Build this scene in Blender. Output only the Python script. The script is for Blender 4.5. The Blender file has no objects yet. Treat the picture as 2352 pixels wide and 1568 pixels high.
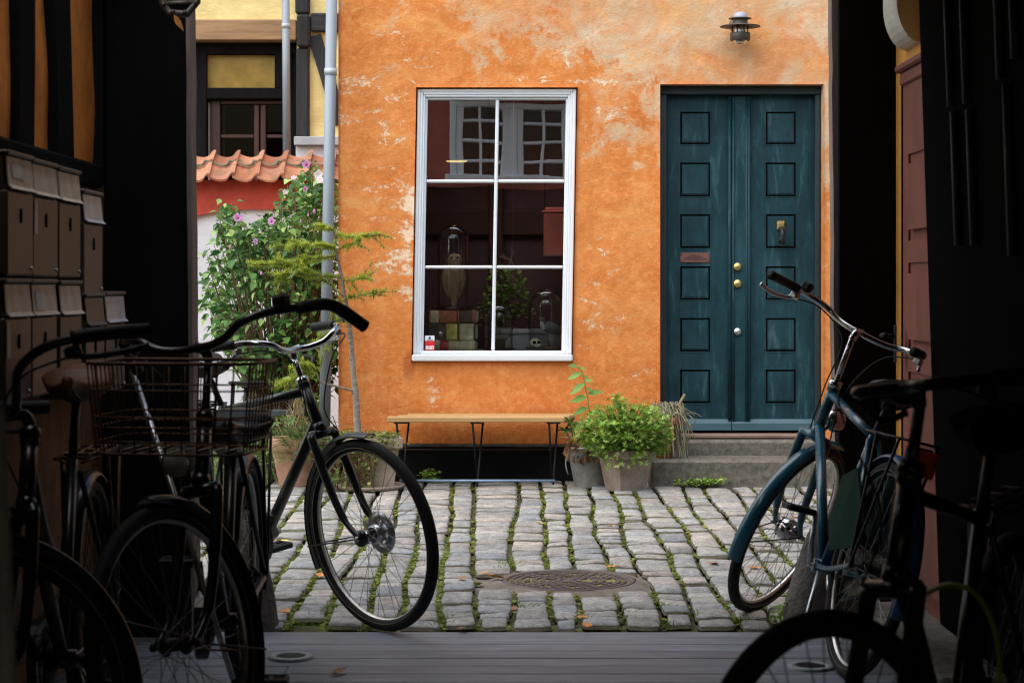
import bpy, math, random
from mathutils import Vector, Matrix, noise
R = math.radians
random.seed(7)
sc = bpy.context.scene
COL = sc.collection
CAMZ, F, YW = 1.22, 4400.0, 11.9

def P(px, py, Y):                      # photo point at depth Y
    return Vector(((px-1176)/F*Y, Y, CAMZ-(py-653)/F*Y))
def nz(x, y=0.0, z=0.0):
    return noise.noise(Vector((x, y, z)))

# ---------------------------------------------------------------- mesh builder
def spline(pts, k=6):
    pts = [Vector(p) for p in pts]
    if len(pts) < 3: return pts
    out = []
    for i in range(len(pts)-1):
        p0 = pts[max(i-1, 0)]; p1 = pts[i]; p2 = pts[i+1]; p3 = pts[min(i+2, len(pts)-1)]
        for j in range(k):
            t = j/k
            out.append(0.5*((2*p1)+(p2-p0)*t+(2*p0-5*p1+4*p2-p3)*t*t+(3*p1-p0-3*p2+p3)*t**3))
    out.append(pts[-1])
    return out

class MB:
    def __init__(s):
        s.v = []; s.f = []; s.sm = []; s.mi = []; s.cur = 0
    def add(s, vs, fs, smooth=False, M=None):
        b = len(s.v)
        for v in vs:
            v = Vector(v)
            s.v.append(M @ v if M else v)
        for f in fs:
            s.f.append(tuple(b+i for i in f)); s.sm.append(smooth); s.mi.append(s.cur)
        return s
    def box(s, lo, hi, bev=0.0, M=None):
        c = [(lo[i]+hi[i])/2 for i in range(3)]; h = [abs(hi[i]-lo[i])/2 for i in range(3)]
        b = min(bev, min(h)*0.9)
        if b <= 0:
            vs = [(c[0]+a*h[0], c[1]+d*h[1], c[2]+e*h[2]) for a in (-1, 1) for d in (-1, 1) for e in (-1, 1)]
            fs = [(0, 1, 3, 2), (4, 6, 7, 5), (0, 4, 5, 1), (2, 3, 7, 6), (0, 2, 6, 4), (1, 5, 7, 3)]
            return s.add(vs, fs, M=M)
        vs = []; idx = {}
        for a in (-1, 1):
            for d in (-1, 1):
                for e in (-1, 1):
                    for ax in range(3):
                        q = [a*(h[0]-b), d*(h[1]-b), e*(h[2]-b)]
                        q[ax] = (a, d, e)[ax]*h[ax]
                        idx[(a, d, e, ax)] = len(vs)
                        vs.append((c[0]+q[0], c[1]+q[1], c[2]+q[2]))
        fs = []
        for ax in range(3):
            o = [i for i in range(3) if i != ax]
            for sg in (-1, 1):
                ring = []
                for (p, q) in ((-1, -1), (1, -1), (1, 1), (-1, 1)):
                    k = [0, 0, 0]; k[ax] = sg; k[o[0]] = p; k[o[1]] = q
                    ring.append(idx[(*k, ax)])
                fs.append(tuple(ring))
        for ax in range(3):          # edges along ax
            o = [i for i in range(3) if i != ax]
            for p in (-1, 1):
                for q in (-1, 1):
                    k0 = [0, 0, 0]; k0[ax] = -1; k0[o[0]] = p; k0[o[1]] = q
                    k1 = list(k0); k1[ax] = 1
                    fs.append((idx[(*k0, o[0])], idx[(*k1, o[0])], idx[(*k1, o[1])], idx[(*k0, o[1])]))
        for a in (-1, 1):
            for d in (-1, 1):
                for e in (-1, 1):
                    fs.append((idx[(a, d, e, 0)], idx[(a, d, e, 1)], idx[(a, d, e, 2)]))
        return s.add(vs, fs, M=M)
    def tube(s, pts, r, n=8, caps=True, closed=False, flat=None, M=None):
        pts = [Vector(p) for p in pts]
        m = len(pts)
        rs = r if isinstance(r, (list, tuple)) else [r]*m
        vs = []; fs = []
        up = None
        for i in range(m):
            if closed: t = pts[(i+1) % m]-pts[i-1]
            else: t = pts[min(i+1, m-1)]-pts[max(i-1, 0)]
            t = t.normalized() if t.length > 1e-9 else Vector((0, 0, 1))
            if up is None:
                up = Vector((0, 0, 1)) if abs(t.z) < 0.9 else Vector((1, 0, 0))
            a = up-t*up.dot(t)
            a = a.normalized() if a.length > 1e-6 else t.orthogonal().normalized()
            up = a; b = t.cross(a)
            for k in range(n):
                an = 2*math.pi*k/n
                ca, sa = math.cos(an), math.sin(an)
                if flat: sa *= flat
                vs.append(pts[i]+(a*ca+b*sa)*rs[i])
        L = m if closed else m-1
        for i in range(L):
            for k in range(n):
                i2 = (i+1) % m
                fs.append((i*n+k, i*n+(k+1) % n, i2*n+(k+1) % n, i2*n+k))
        if caps and not closed:
            fs.append(tuple(range(n-1, -1, -1))); fs.append(tuple((m-1)*n+k for k in range(n)))
        return s.add(vs, fs, True, M)
    def lathe(s, prof, n=24, M=None, smooth=True, arc=1.0):     # prof [(r, z)] about z
        vs = []; fs = []; m = len(prof)
        for (r, z) in prof:
            for k in range(n):
                a = 2*math.pi*arc*k/n
                vs.append((r*math.cos(a), r*math.sin(a), z))
        for i in range(m-1):
            for k in range(n):
                if arc < 1 and k == n-1: continue
                fs.append((i*n+k, i*n+(k+1) % n, (i+1)*n+(k+1) % n, (i+1)*n+k))
        return s.add(vs, fs, smooth, M)
    def ring(s, Rr, prof, n=48, M=None, a0=0.0, a1=2*math.pi, smooth=True):
        # profile [(dr, y)] swept round the y axis (wheel in xz plane)
        closed = abs(a1-a0-2*math.pi) < 1e-6
        m = len(prof); N = n if closed else n+1
        vs = []; fs = []
        for i in range(N):
            a = a0+(a1-a0)*i/n
            for (dr, y) in prof:
                vs.append(((Rr+dr)*math.cos(a), y, (Rr+dr)*math.sin(a)))
        for i in range(n):
            j = (i+1) % N
            for k in range(m):
                fs.append((i*m+k, j*m+k, j*m+(k+1) % m, i*m+(k+1) % m))
        return s.add(vs, fs, smooth, M)
    def ball(s, c, r, n=12, m=8, sc3=(1, 1, 1), M=None):
        vs = []; fs = []
        for i in range(m+1):
            ph = math.pi*i/m
            for k in range(n):
                a = 2*math.pi*k/n
                vs.append((c[0]+r*sc3[0]*math.sin(ph)*math.cos(a), c[1]+r*sc3[1]*math.sin(ph)*math.sin(a), c[2]+r*sc3[2]*math.cos(ph)))
        for i in range(m):
            for k in range(n):
                fs.append((i*n+k, (i+1)*n+k, (i+1)*n+(k+1) % n, i*n+(k+1) % n))
        return s.add(vs, fs, True, M)
    def disc(s, c, ax, r, n=16, th=0.004, M=None):
        ax = Vector(ax).normalized(); c = Vector(c)
        q = Matrix.Translation(c) @ ax.to_track_quat('Z', 'Y').to_matrix().to_4x4()
        q = M @ q if M else q
        return s.lathe([(0.0001, -th/2), (r*0.94, -th/2), (r, -th/4), (r, th/4), (r*0.94, th/2), (0.0001, th/2)], n, q)
    def leaf(s, M, L, W, fold=0.15, droop=0.15):
        vs = [(0, 0, 0), (W*0.42, L*0.28, fold*W), (W*0.5, L*0.5, fold*W-droop*L*0.3), (0, L, -droop*L), (-W*0.5, L*0.5, fold*W-droop*L*0.3), (-W*0.42, L*0.28, fold*W), (0, L*0.45, 0)]
        return s.add(vs, [(0, 1, 2, 6), (6, 2, 3), (6, 3, 4), (0, 6, 4, 5)], True, M)
    def lobed(s, M, r, lobes=5, cup=0.2):
        vs = [(0, 0, 0)]; fs = []
        n = lobes*2
        for k in range(n+1):
            a = R(-150)+R(300)*k/n
            rr = r*(1.0 if k % 2 else 0.40)*(0.9+0.2*random.random())
            vs.append((rr*math.sin(a), rr*math.cos(a), cup*rr*(0.4+0.6*random.random())))
        for k in range(1, n+1): fs.append((0, k, k+1))
        return s.add(vs, fs, False, M)
    def blade(s, base, d, L, w, bend=0.3):
        base = Vector(base); d = Vector(d).normalized()
        side = d.cross(Vector((random.random()-.5, random.random()-.5, 0.1)))
        side = side.normalized()*w if side.length > 1e-6 else Vector((w, 0, 0))
        b = Vector((d.x, d.y, 0))*bend*L
        m = base+d*L*0.55+b*0.2; t = base+d*L+b-Vector((0, 0, bend*L*0.3))
        return s.add([base-side/2, base+side/2, m+side*0.35, m-side*0.35, t], [(0, 1, 2, 3), (3, 2, 4)], True)
    def cells(s, xs, zs, depth, y, back=None, fn=None):
        # stepped relief facing -Y: depth(i,j) -> y offset; None = hole
        nx, nzz = len(xs)-1, len(zs)-1
        D = [[depth((xs[i]+xs[i+1])/2, (zs[j]+zs[j+1])/2) for j in range(nzz)] for i in range(nx)]
        def q(a): s.add([fn(v) if fn else v for v in a], [(0, 1, 2, 3)])
        for i in range(nx):
            for j in range(nzz):
                d = D[i][j]
                if d is None: continue
                q([(xs[i], y+d, zs[j]), (xs[i+1], y+d, zs[j]), (xs[i+1], y+d, zs[j+1]), (xs[i], y+d, zs[j+1])])
                if i+1 < nx and D[i+1][j] is not None and D[i+1][j] != d:
                    e = D[i+1][j]; q([(xs[i+1], y+d, zs[j]), (xs[i+1], y+e, zs[j]), (xs[i+1], y+e, zs[j+1]), (xs[i+1], y+d, zs[j+1])])
                if j+1 < nzz and D[i][j+1] is not None and D[i][j+1] != d:
                    e = D[i][j+1]; q([(xs[i], y+d, zs[j+1]), (xs[i+1], y+d, zs[j+1]), (xs[i+1], y+e, zs[j+1]), (xs[i], y+e, zs[j+1])])
        return s
    def build(s, name, mats, parent=None, world=False, solid=None):
        me = bpy.data.meshes.new(name)
        vs = s.v
        if world and parent is not None:
            M = Matrix.Identity(4); o = parent
            while o is not None:
                M = o.matrix_basis @ M; o = o.parent
            Mi = M.inverted(); vs = [Mi @ v for v in vs]
        me.from_pydata([tuple(v) for v in vs], [], s.f)
        if not isinstance(mats, (list, tuple)): mats = [mats]
        for m in mats: me.materials.append(m)
        me.polygons.foreach_set('use_smooth', s.sm)
        me.polygons.foreach_set('material_index', s.mi)
        me.validate(); me.update()
        o = bpy.data.objects.new(name, me); COL.objects.link(o)
        if parent is not None: o.parent = parent
        if solid:
            md = o.modifiers.new('thick', 'SOLIDIFY'); md.thickness = solid
        return o

def tag(o, label=None, cat=None, group=None, kind=None):
    if label: o['label'] = label
    if cat: o['category'] = cat
    if group: o['group'] = group
    if kind: o['kind'] = kind
    return o
def thing(name, label, cat, loc=(0, 0, 0), group=None, M=None):
    o = bpy.data.objects.new(name, None); COL.objects.link(o)
    o.empty_display_size = 0.1
    if M is not None: o.matrix_basis = M
    else: o.location = loc
    return tag(o, label, cat, group)
def copy_tree(o, parent=None):
    c = o.copy(); COL.objects.link(c)
    c.parent = parent
    for ch in list(o.children): copy_tree(ch, c)
    return c

# ---------------------------------------------------------------- materials
class NT:
    def __init__(s, name):
        s.m = bpy.data.materials.new(name); s.m.use_nodes = True
        s.t = s.m.node_tree; s.t.nodes.clear()
        s.out = s.n('ShaderNodeOutputMaterial')
    def n(s, t, **kw):
        nd = s.t.nodes.new(t)
        for k, v in kw.items(): setattr(nd, k, v)
        return nd
    def l(s, a, b): s.t.links.new(a, b)
    def val(s, sock, v):
        if hasattr(v, 'is_linked') or isinstance(v, bpy.types.NodeSocket): s.l(v, sock)
        else: sock.default_value = v
    def noise(s, vec, scale, detail=6, rough=0.6, dist=0.0):
        nd = s.n('ShaderNodeTexNoise'); s.l(vec, nd.inputs['Vector'])
        nd.inputs['Scale'].default_value = scale; nd.inputs['Detail'].default_value = detail
        nd.inputs['Roughness'].default_value = rough; nd.inputs['Distortion'].default_value = dist
        return nd.outputs['Fac']
    def mapping(s, vec, scale=(1, 1, 1), loc=(0, 0, 0), rot=(0, 0, 0)):
        nd = s.n('ShaderNodeMapping'); s.l(vec, nd.inputs['Vector'])
        nd.inputs['Scale'].default_value = scale; nd.inputs['Location'].default_value = loc; nd.inputs['Rotation'].default_value = rot
        return nd.outputs['Vector']
    def ramp(s, fac, stops):
        nd = s.n('ShaderNodeValToRGB'); s.l(fac, nd.inputs['Fac'])
        el = nd.color_ramp.elements
        while len(el) < len(stops): el.new(0.5)
        for e, (p, c) in zip(el, stops):
            e.position = p
            e.color = (c, c, c, 1) if isinstance(c, (int, float)) else (*c, 1)
        return nd.outputs['Color']
    def math(s, op, a, b=0.0, clamp=False):
        nd = s.n('ShaderNodeMath', operation=op, use_clamp=clamp)
        s.val(nd.inputs[0], a); s.val(nd.inputs[1], b)
        return nd.outputs[0]
    def mix(s, fac, a, b, mode='MIX'):
        nd = s.n('ShaderNodeMixRGB', blend_type=mode)
        s.val(nd.inputs[0], fac)
        for i, c in ((1, a), (2, b)):
            if isinstance(c, tuple): nd.inputs[i].default_value = (*c, 1)
            else: s.l(c, nd.inputs[i])
        return nd.outputs[0]
    def bump(s, h, strength=0.3, dist=0.01, norm=None):
        nd = s.n('ShaderNodeBump'); s.l(h, nd.inputs['Height'])
        nd.inputs['Strength'].default_value = strength; nd.inputs['Distance'].default_value = dist
        if norm is not None: s.l(norm, nd.inputs['Normal'])
        return nd.outputs['Normal']
    def pbr(s, col, rough=0.6, metal=0.0, normal=None, spec=0.5, coat=0.0, trans=None):
        b = s.n('ShaderNodeBsdfPrincipled')
        if isinstance(col, tuple): b.inputs['Base Color'].default_value = (*col, 1)
        else: s.l(col, b.inputs['Base Color'])
        s.val(b.inputs['Roughness'], rough); b.inputs['Metallic'].default_value = metal
        b.inputs['Specular IOR Level'].default_value = spec
        if coat: b.inputs['Coat Weight'].default_value = coat; b.inputs['Coat Roughness'].default_value = 0.1
        if normal is not None: s.l(normal, b.inputs['Normal'])
        if trans:
            tr = s.n('ShaderNodeBsdfTranslucent')
            if isinstance(col, tuple): tr.inputs['Color'].default_value = (*col, 1)
            else: s.l(col, tr.inputs['Color'])
            mx = s.n('ShaderNodeMixShader'); mx.inputs[0].default_value = trans
            s.l(b.outputs[0], mx.inputs[1]); s.l(tr.outputs[0], mx.inputs[2]); s.l(mx.outputs[0], s.out.inputs['Surface'])
        else: s.l(b.outputs[0], s.out.inputs['Surface'])
        return s.m
    def obj(s): return s.n('ShaderNodeTexCoord').outputs['Object']
    def island(s): return s.n('ShaderNodeNewGeometry').outputs['Random Per Island']

def sc3(c, k): return tuple(min(1.0, max(0.0, x*k)) for x in c)
def surf(name, col, rough=0.6, metal=0.0, var=0.3, scale=6.0, bump=0.15, bscale=60.0, stretch=(1, 1, 1), spec=0.5, col2=None, coat=0.0, bd=0.004, dirt=0.0):
    t = NT(name); v = t.mapping(t.obj(), stretch)
    n1 = t.noise(v, scale, 8, 0.65)
    a = sc3(col, 1-var); b = col2 if col2 else sc3(col, 1+var)
    c = t.ramp(n1, [(0.3, a), (0.7, b)])
    if dirt:
        n3 = t.noise(v, scale*3.1, 8, 0.7)
        c = t.mix(t.math('MULTIPLY', t.ramp(n3, [(0.5, 0.0), (0.7, 1.0)]), dirt), c, sc3(col, 0.35))
    nb = t.noise(v, bscale, 5, 0.6)
    r = t.math('ADD', t.math('MULTIPLY', n1, 0.25), rough-0.12)
    return t.pbr(c, r, metal, t.bump(nb, bump, bd) if bump else None, spec, coat)
def foliage(name, stops, trans=0.3, rough=0.5):
    t = NT(name); i = t.island()
    c = t.ramp(i, stops)
    n = t.noise(t.obj(), 5.0, 3, 0.5)
    c = t.mix(0.5, c, t.ramp(n, [(0.3, 0.45), (0.7, 1.3)]), 'MULTIPLY')
    return t.pbr(c, rough, 0, None, 0.3, 0, trans)
def glass(name, base=0.08, gain=1.0, tint=(1, 1, 1), rough=0.0, facing=None):
    t = NT(name)
    tr = t.n('ShaderNodeBsdfTransparent'); tr.inputs[0].default_value = (*tint, 1)
    gl = t.n('ShaderNodeBsdfGlossy'); gl.inputs['Roughness'].default_value = rough
    if facing is not None:
        lw = t.n('ShaderNodeLayerWeight'); lw.inputs['Blend'].default_value = facing
        f = lw.outputs['Facing']; f = t.math('POWER', f, 2.2)
    else:
        fr = t.n('ShaderNodeFresnel'); fr.inputs['IOR'].default_value = 1.5; f = fr.outputs[0]
    f = t.math('ADD', t.math('MULTIPLY', f, gain), base, True)
    mx = t.n('ShaderNodeMixShader'); t.l(f, mx.inputs[0]); t.l(tr.outputs[0], mx.inputs[1]); t.l(gl.outputs[0], mx.inputs[2])
    t.l(mx.outputs[0], t.out.inputs['Surface'])
    return t.m

def wall_material():
    t = NT('orange_limewash'); o = t.obj()
    sep = t.n('ShaderNodeSeparateXYZ'); t.l(o, sep.inputs[0])
    X, Z = sep.outputs['X'], sep.outputs['Z']
    n1 = t.noise(o, 1.3, 8, 0.62, 0.3); n2 = t.noise(o, 5.0, 8, 0.68, 0.4); n3 = t.noise(o, 26.0, 6, 0.7)
    base = t.ramp(n2, [(0.25, (0.58, 0.165, 0.036)), (0.47, (0.69, 0.232, 0.062)), (0.72, (0.79, 0.32, 0.105))])
    # deeper orange low down
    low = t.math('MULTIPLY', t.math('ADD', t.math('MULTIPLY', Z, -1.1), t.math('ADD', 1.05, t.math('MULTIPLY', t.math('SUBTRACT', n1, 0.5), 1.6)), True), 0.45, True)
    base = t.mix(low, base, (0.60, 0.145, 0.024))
    base = t.mix(t.math('MULTIPLY', t.ramp(n3, [(0.48, 0.0), (0.70, 1.0)]), 0.5), base, (0.90, 0.43, 0.17))
    # worn pale render, upper right
    s = t.math('ADD', t.math('ADD', t.math('MULTIPLY', t.math('SUBTRACT', Z, 2.70), 1.0), t.math('MULTIPLY', t.math('SUBTRACT', X, 0.85), 0.50)), t.math('MULTIPLY', t.math('SUBTRACT', n1, 0.5), 2.2))
    s = t.math('ADD', s, t.math('ADD', t.math('MULTIPLY', t.math('SUBTRACT', n2, 0.5), 2.6), t.math('MULTIPLY', t.math('SUBTRACT', n3, 0.5), 0.9)))
    n4 = t.noise(t.mapping(o, (1, 1, 1), (3.1, 2.0, 7.7)), 3.2, 8, 0.6, 0.6)
    pale = t.ramp(n4, [(0.3, (0.70, 0.42, 0.20)), (0.44, (0.62, 0.44, 0.28)), (0.7, (0.74, 0.60, 0.44))])
    holes = t.ramp(t.noise(t.mapping(o, (1, 1, 1), (2, 9, 5)), 2.7, 9, 0.68, 0.7), [(0.42, 1.0), (0.58, 0.25)])
    mk = t.ramp(t.math('ADD', t.math('MULTIPLY', s, 0.8), 0.35), [(0.34, 0.0), (0.58, 1.0)])
    col = t.mix(t.math('MULTIPLY', t.math('MULTIPLY', mk, holes), 0.95), base, pale)
    # lighter yellow washes all over
    n5 = t.noise(t.mapping(o, (1, 1, 1.5), (9, 4, 2)), 3.0, 10, 0.7, 0.8)
    col = t.mix(t.math('MULTIPLY', t.ramp(n5, [(0.54, 0.0), (0.68, 1.0)]), 0.55), col, (0.88, 0.44, 0.15))
    # flaking white lime, broken into course-like streaks
    n6 = t.noise(t.mapping(o, (1.7, 1, 3.6), (1, 5, 3)), 2.2, 10, 0.72, 1.1)
    n7 = t.noise(t.mapping(o, (1, 1, 1), (4, 8, 1)), 1.7, 5, 0.55)
    n8 = t.noise(o, 24.0, 8, 0.8, 0.8)
    w = t.math('ADD', t.math('ADD', n6, t.math('MULTIPLY', t.math('SUBTRACT', n7, 0.5), 0.75)), t.math('MULTIPLY', t.math('SUBTRACT', n8, 0.5), 0.75))
    def blob(px, py, rx, rz):      # places where the lime shows most
        cx, cz, ax, az = (px-1176)/369.7, CAMZ-(py-653)/369.7, rx/369.7, rz/369.7
        dx = t.math('DIVIDE', t.math('SUBTRACT', X, cx), ax); dz = t.math('DIVIDE', t.math('SUBTRACT', Z, cz), az)
        d = t.math('SQRT', t.math('ADD', t.math('MULTIPLY', dx, dx), t.math('MULTIPLY', dz, dz)))
        return t.math('SUBTRACT', 1.0, d, True)
    acc = None
    for a in ((1030, 70, 120, 62), (960, 105, 60, 40), (1345, 460, 34, 85), (1335, 560, 28, 75), (1345, 690, 36, 150), (1090, 880, 60, 26), (900, 335, 70, 34), (860, 610, 85, 95), (1430, 240, 70, 40), (1420, 335, 34, 50), (1700, 186, 300, 14), (1640, 178, 120, 22), (1290, 80, 90, 40), (1395, 900, 40, 60), (850, 860, 40, 30), (1700, 145, 16, 70)):
        bl_ = blob(*a); acc = bl_ if acc is None else t.math('MAXIMUM', acc, bl_)
    w = t.math('ADD', t.math('SUBTRACT', w, 0.035), t.math('MULTIPLY', acc, 0.24))
    wm = t.ramp(w, [(0.645, 0.0), (0.725, 1.0)])
    col = t.mix(t.math('MULTIPLY', wm, 0.80), col, (0.88, 0.75, 0.57))
    # dark damp stain below the sill corner and drips under the sill
    st = blob(1338, 840, 26, 62)
    col = t.mix(t.math('MULTIPLY', t.ramp(t.math('ADD', st, t.math('MULTIPLY', t.math('SUBTRACT', n8, 0.5), 0.8)), [(0.35, 0.0), (0.6, 1.0)]), 0.6), col, (0.36, 0.10, 0.035))
    dn = t.noise(t.mapping(o, (9, 1, 0.7)), 3.0, 6, 0.6)
    dz_ = t.math('MULTIPLY', t.math('GREATER_THAN', 0.74, Z), t.math('MULTIPLY', t.math('SUBTRACT', Z, 0.3, True), 2.0))
    col = t.mix(t.math('MULTIPLY', t.math('MULTIPLY', t.ramp(dn, [(0.5, 0.0), (0.7, 1.0)]), dz_), 0.35), col, (0.46, 0.14, 0.035))
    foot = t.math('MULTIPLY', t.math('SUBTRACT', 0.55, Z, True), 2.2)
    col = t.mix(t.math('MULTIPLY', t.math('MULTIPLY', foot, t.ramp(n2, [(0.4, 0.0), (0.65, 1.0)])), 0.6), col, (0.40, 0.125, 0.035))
    # dark orange blotches
    n9 = t.noise(t.mapping(o, (1, 1, 1), (14, 3, 6)), 2.3, 6, 0.6, 0.4)
    col = t.mix(t.math('MULTIPLY', t.ramp(n9, [(0.60, 0.0), (0.74, 1.0)]), 0.25), col, (0.50, 0.125, 0.022))
    vo = t.n('ShaderNodeTexVoronoi', feature='DISTANCE_TO_EDGE'); t.l(t.mapping(t.n('ShaderNodeTexCoord').outputs['Object'], (1.3, 1, 2.0)), vo.inputs['Vector']); vo.inputs['Scale'].default_value = 1.4
    wob = t.noise(o, 7.0, 6, 0.7)
    ck = t.math('ADD', vo.outputs['Distance'], t.math('MULTIPLY', t.math('SUBTRACT', wob, 0.42), 0.16))
    ckm = t.math('MULTIPLY', t.ramp(t.math('ABSOLUTE', ck), [(0.0, 1.0), (0.007, 0.0)]), t.ramp(n7, [(0.42, 0.0), (0.62, 1.0)]))
    col = t.mix(t.math('MULTIPLY', ckm, 0.45), col, (0.35, 0.10, 0.03))
    hb = t.math('ADD', t.math('MULTIPLY', t.noise(o, 11.0, 8, 0.7, 0.3), 1.0), t.math('MULTIPLY', t.noise(o, 90.0, 4, 0.6), 0.25))
    hb = t.math('ADD', hb, t.math('MULTIPLY', wm, -0.12))
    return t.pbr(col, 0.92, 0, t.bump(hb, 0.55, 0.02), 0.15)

def sett_material():
    t = NT('granite_setts'); o = t.obj(); i = t.island()
    c = t.ramp(i, [(0.0, (0.235, 0.230, 0.225)), (0.2, (0.315, 0.295, 0.275)), (0.4, (0.25, 0.255, 0.262)), (0.55, (0.35, 0.312, 0.282)), (0.7, (0.30, 0.292, 0.278)), (0.82, (0.225, 0.24, 0.258)), (1.0, (0.345, 0.325, 0.292))])
    n1 = t.noise(o, 14.0, 8, 0.7); n2 = t.noise(o, 160.0, 4, 0.7)
    c = t.mix(0.85, c, t.ramp(n1, [(0.25, 0.45), (0.75, 1.6)]), 'MULTIPLY')
    i2 = t.math('FRACT', t.math('MULTIPLY', i, 17.31)); c = t.mix(0.8, c, t.ramp(i2, [(0.0, 0.78), (1.0, 1.28)]), 'MULTIPLY')
    c = t.mix(0.6, c, t.ramp(n2, [(0.3, 0.35), (0.7, 1.6)]), 'MULTIPLY')
    n4 = t.noise(o, 48.0, 6, 0.75); c = t.mix(0.6, c, t.ramp(n4, [(0.32, 0.45), (0.68, 1.5)]), 'MULTIPLY')
    n3 = t.noise(o, 5.0, 8, 0.7)
    c = t.mix(t.math('MULTIPLY', t.ramp(n3, [(0.58, 0.0), (0.75, 1.0)]), 0.45), c, (0.13, 0.125, 0.05))
    h = t.math('ADD', n1, t.math('MULTIPLY', n2, 0.2))
    return t.pbr(c, 0.72, 0, t.bump(h, 0.9, 0.010), 0.35)

def door_material():
    t = NT('teal_door_paint'); o = t.obj()
    n1 = t.noise(t.mapping(o, (9, 9, 1.6)), 2.0, 8, 0.7, 0.6); n2 = t.noise(o, 2.6, 6, 0.6)
    c = t.ramp(n1, [(0.30, (0.003, 0.021, 0.031)), (0.55, (0.006, 0.042, 0.057)), (0.74, (0.055, 0.12, 0.14))])
    c = t.mix(t.math('MULTIPLY', t.ramp(n2, [(0.45, 0.0), (0.75, 1.0)]), 0.5), c, (0.03, 0.09, 0.115))
    n5 = t.noise(t.mapping(o, (1, 1, .6), (3, 3, 3)), 4.5, 8, 0.7)
    c = t.mix(t.math('MULTIPLY', t.ramp(n5, [(0.52, 0.0), (0.68, 1.0)]), 0.55), c, (0.003, 0.022, 0.034))
    n3 = t.noise(t.mapping(o, (60, 60, 4)), 3.0, 5, 0.6)
    return t.pbr(c, t.math('ADD', t.math('MULTIPLY', n1, 0.25), 0.42), 0, t.bump(n3, 0.15, 0.003), 0.28)

def plank_material():
    t = NT('weathered_planks'); o = t.obj(); i = t.island()
    n1 = t.noise(t.mapping(o, (0.7, 9, 9)), 3.0, 8, 0.7, 0.3); n2 = t.noise(t.mapping(o, (2.5, 70, 70)), 2.0, 6, 0.7)
    c = t.ramp(n1, [(0.28, (0.10, 0.112, 0.14)), (0.55, (0.215, 0.235, 0.285)), (0.8, (0.29, 0.305, 0.35))])
    c = t.mix(0.75, c, t.ramp(n2, [(0.3, 0.45), (0.7, 1.4)]), 'MULTIPLY')
    c = t.mix(0.35, c, t.ramp(i, [(0.0, 0.7), (1.0, 1.25)]), 'MULTIPLY')
    n3 = t.noise(o, 2.2, 7, 0.7)
    c = t.mix(t.math('MULTIPLY', t.ramp(n3, [(0.5, 0.0), (0.72, 1.0)]), 0.35), c, (0.14, 0.125, 0.118))
    return t.pbr(c, t.math('ADD', t.math('MULTIPLY', n1, 0.3), 0.38), 0, t.bump(n2, 0.3, 0.004), 0.4)

def tile_material():
    t = NT('clay_pantile'); o = t.obj(); i = t.island()
    n1 = t.noise(o, 6.0, 8, 0.7); n2 = t.noise(o, 30.0, 6, 0.75); n3 = t.noise(t.mapping(o, (1, 1, 1), (5, 5, 5)), 9.0, 8, 0.75, .6)
    c = t.ramp(i, [(0.0, (0.30, 0.115, 0.07)), (0.4, (0.43, 0.18, 0.105)), (0.7, (0.48, 0.23, 0.15)), (1.0, (0.36, 0.17, 0.115))])
    c = t.mix(0.7, c, t.ramp(n1, [(0.25, 0.5), (0.75, 1.4)]), 'MULTIPLY')
    c = t.mix(t.math('MULTIPLY', t.ramp(n3, [(0.50, 0.0), (0.64, 1.0)]), 0.75), c, (0.13, 0.12, 0.075))
    c = t.mix(t.math('MULTIPLY', t.ramp(n2, [(0.60, 0.0), (0.72, 1.0)]), 0.5), c, (0.42, 0.38, 0.30))
    return t.pbr(c, 0.88, 0, t.bump(t.math('ADD', n2, n3), 0.6, 0.01), 0.2)
M = {}
M['wall'] = wall_material(); M['sett'] = sett_material(); M['door'] = door_material(); M['plank'] = plank_material()
M['settedge'] = surf('sett_edges', (0.125, 0.118, 0.10), 0.95, 0, 0.5, 20, 0.5, 90, spec=0.1, col2=(0.17, 0.16, 0.11))  # grime and edge shading together, put into a darker edge colour
M['white'] = surf('white_gloss_paint', (0.78, 0.83, 0.90), 0.45, 0, 0.03, 5, 0.03, 60, dirt=0.03)
M['whiteold'] = surf('white_limewash', (0.60, 0.64, 0.71), 0.9, 0, 0.14, 3, 0.35, 26, (1, 1, 2.5), bd=0.01)
M['black'] = surf('black_wood_and_shade', (0.010, 0.010, 0.011), 0.95, 0, 0.4, 6, 0.4, 30, (1, 1, 0.2), 0.04)  # black timber; also carries the shade of the unlit end walls
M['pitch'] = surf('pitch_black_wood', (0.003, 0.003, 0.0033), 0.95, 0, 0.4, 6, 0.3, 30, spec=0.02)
M['plinth'] = surf('black_plinth', (0.010, 0.010, 0.011), 0.85, 0, 0.35, 6, 0.4, 40, spec=0.15)
M['ledge'] = surf('mortar_ledge', (0.17, 0.145, 0.12), 0.9, 0, 0.4, 10, 0.5, 40)
M['timber'] = surf('blackened_timber', (0.028, 0.029, 0.034), 0.75, 0, 0.5, 10, 0.7, 30, (1, 1, 0.12), 0.25, bd=0.012)
M['timberh'] = surf('blackened_beam', (0.028, 0.029, 0.034), 0.75, 0, 0.5, 10, 0.7, 30, (0.12, 1, 1), 0.25, bd=0.012)
M['post'] = surf('weathered_post', (0.26, 0.205, 0.18), 0.85, 0, 0.45, 9, 0.6, 40, (1, 1, 0.12), 0.25, dirt=0.5)
M['lintel'] = surf('brown_lintel', (0.36, 0.23, 0.13), 0.85, 0, 0.3, 7, 0.5, 30, (0.15, 1, 1.4), 0.2, dirt=0.45)
M['yellow'] = surf('yellow_limewash', (0.74, 0.62, 0.29), 0.92, 0, 0.14, 3.5, 0.5, 22, (1, 1, 1.6), 0.15, bd=0.012)
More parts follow.
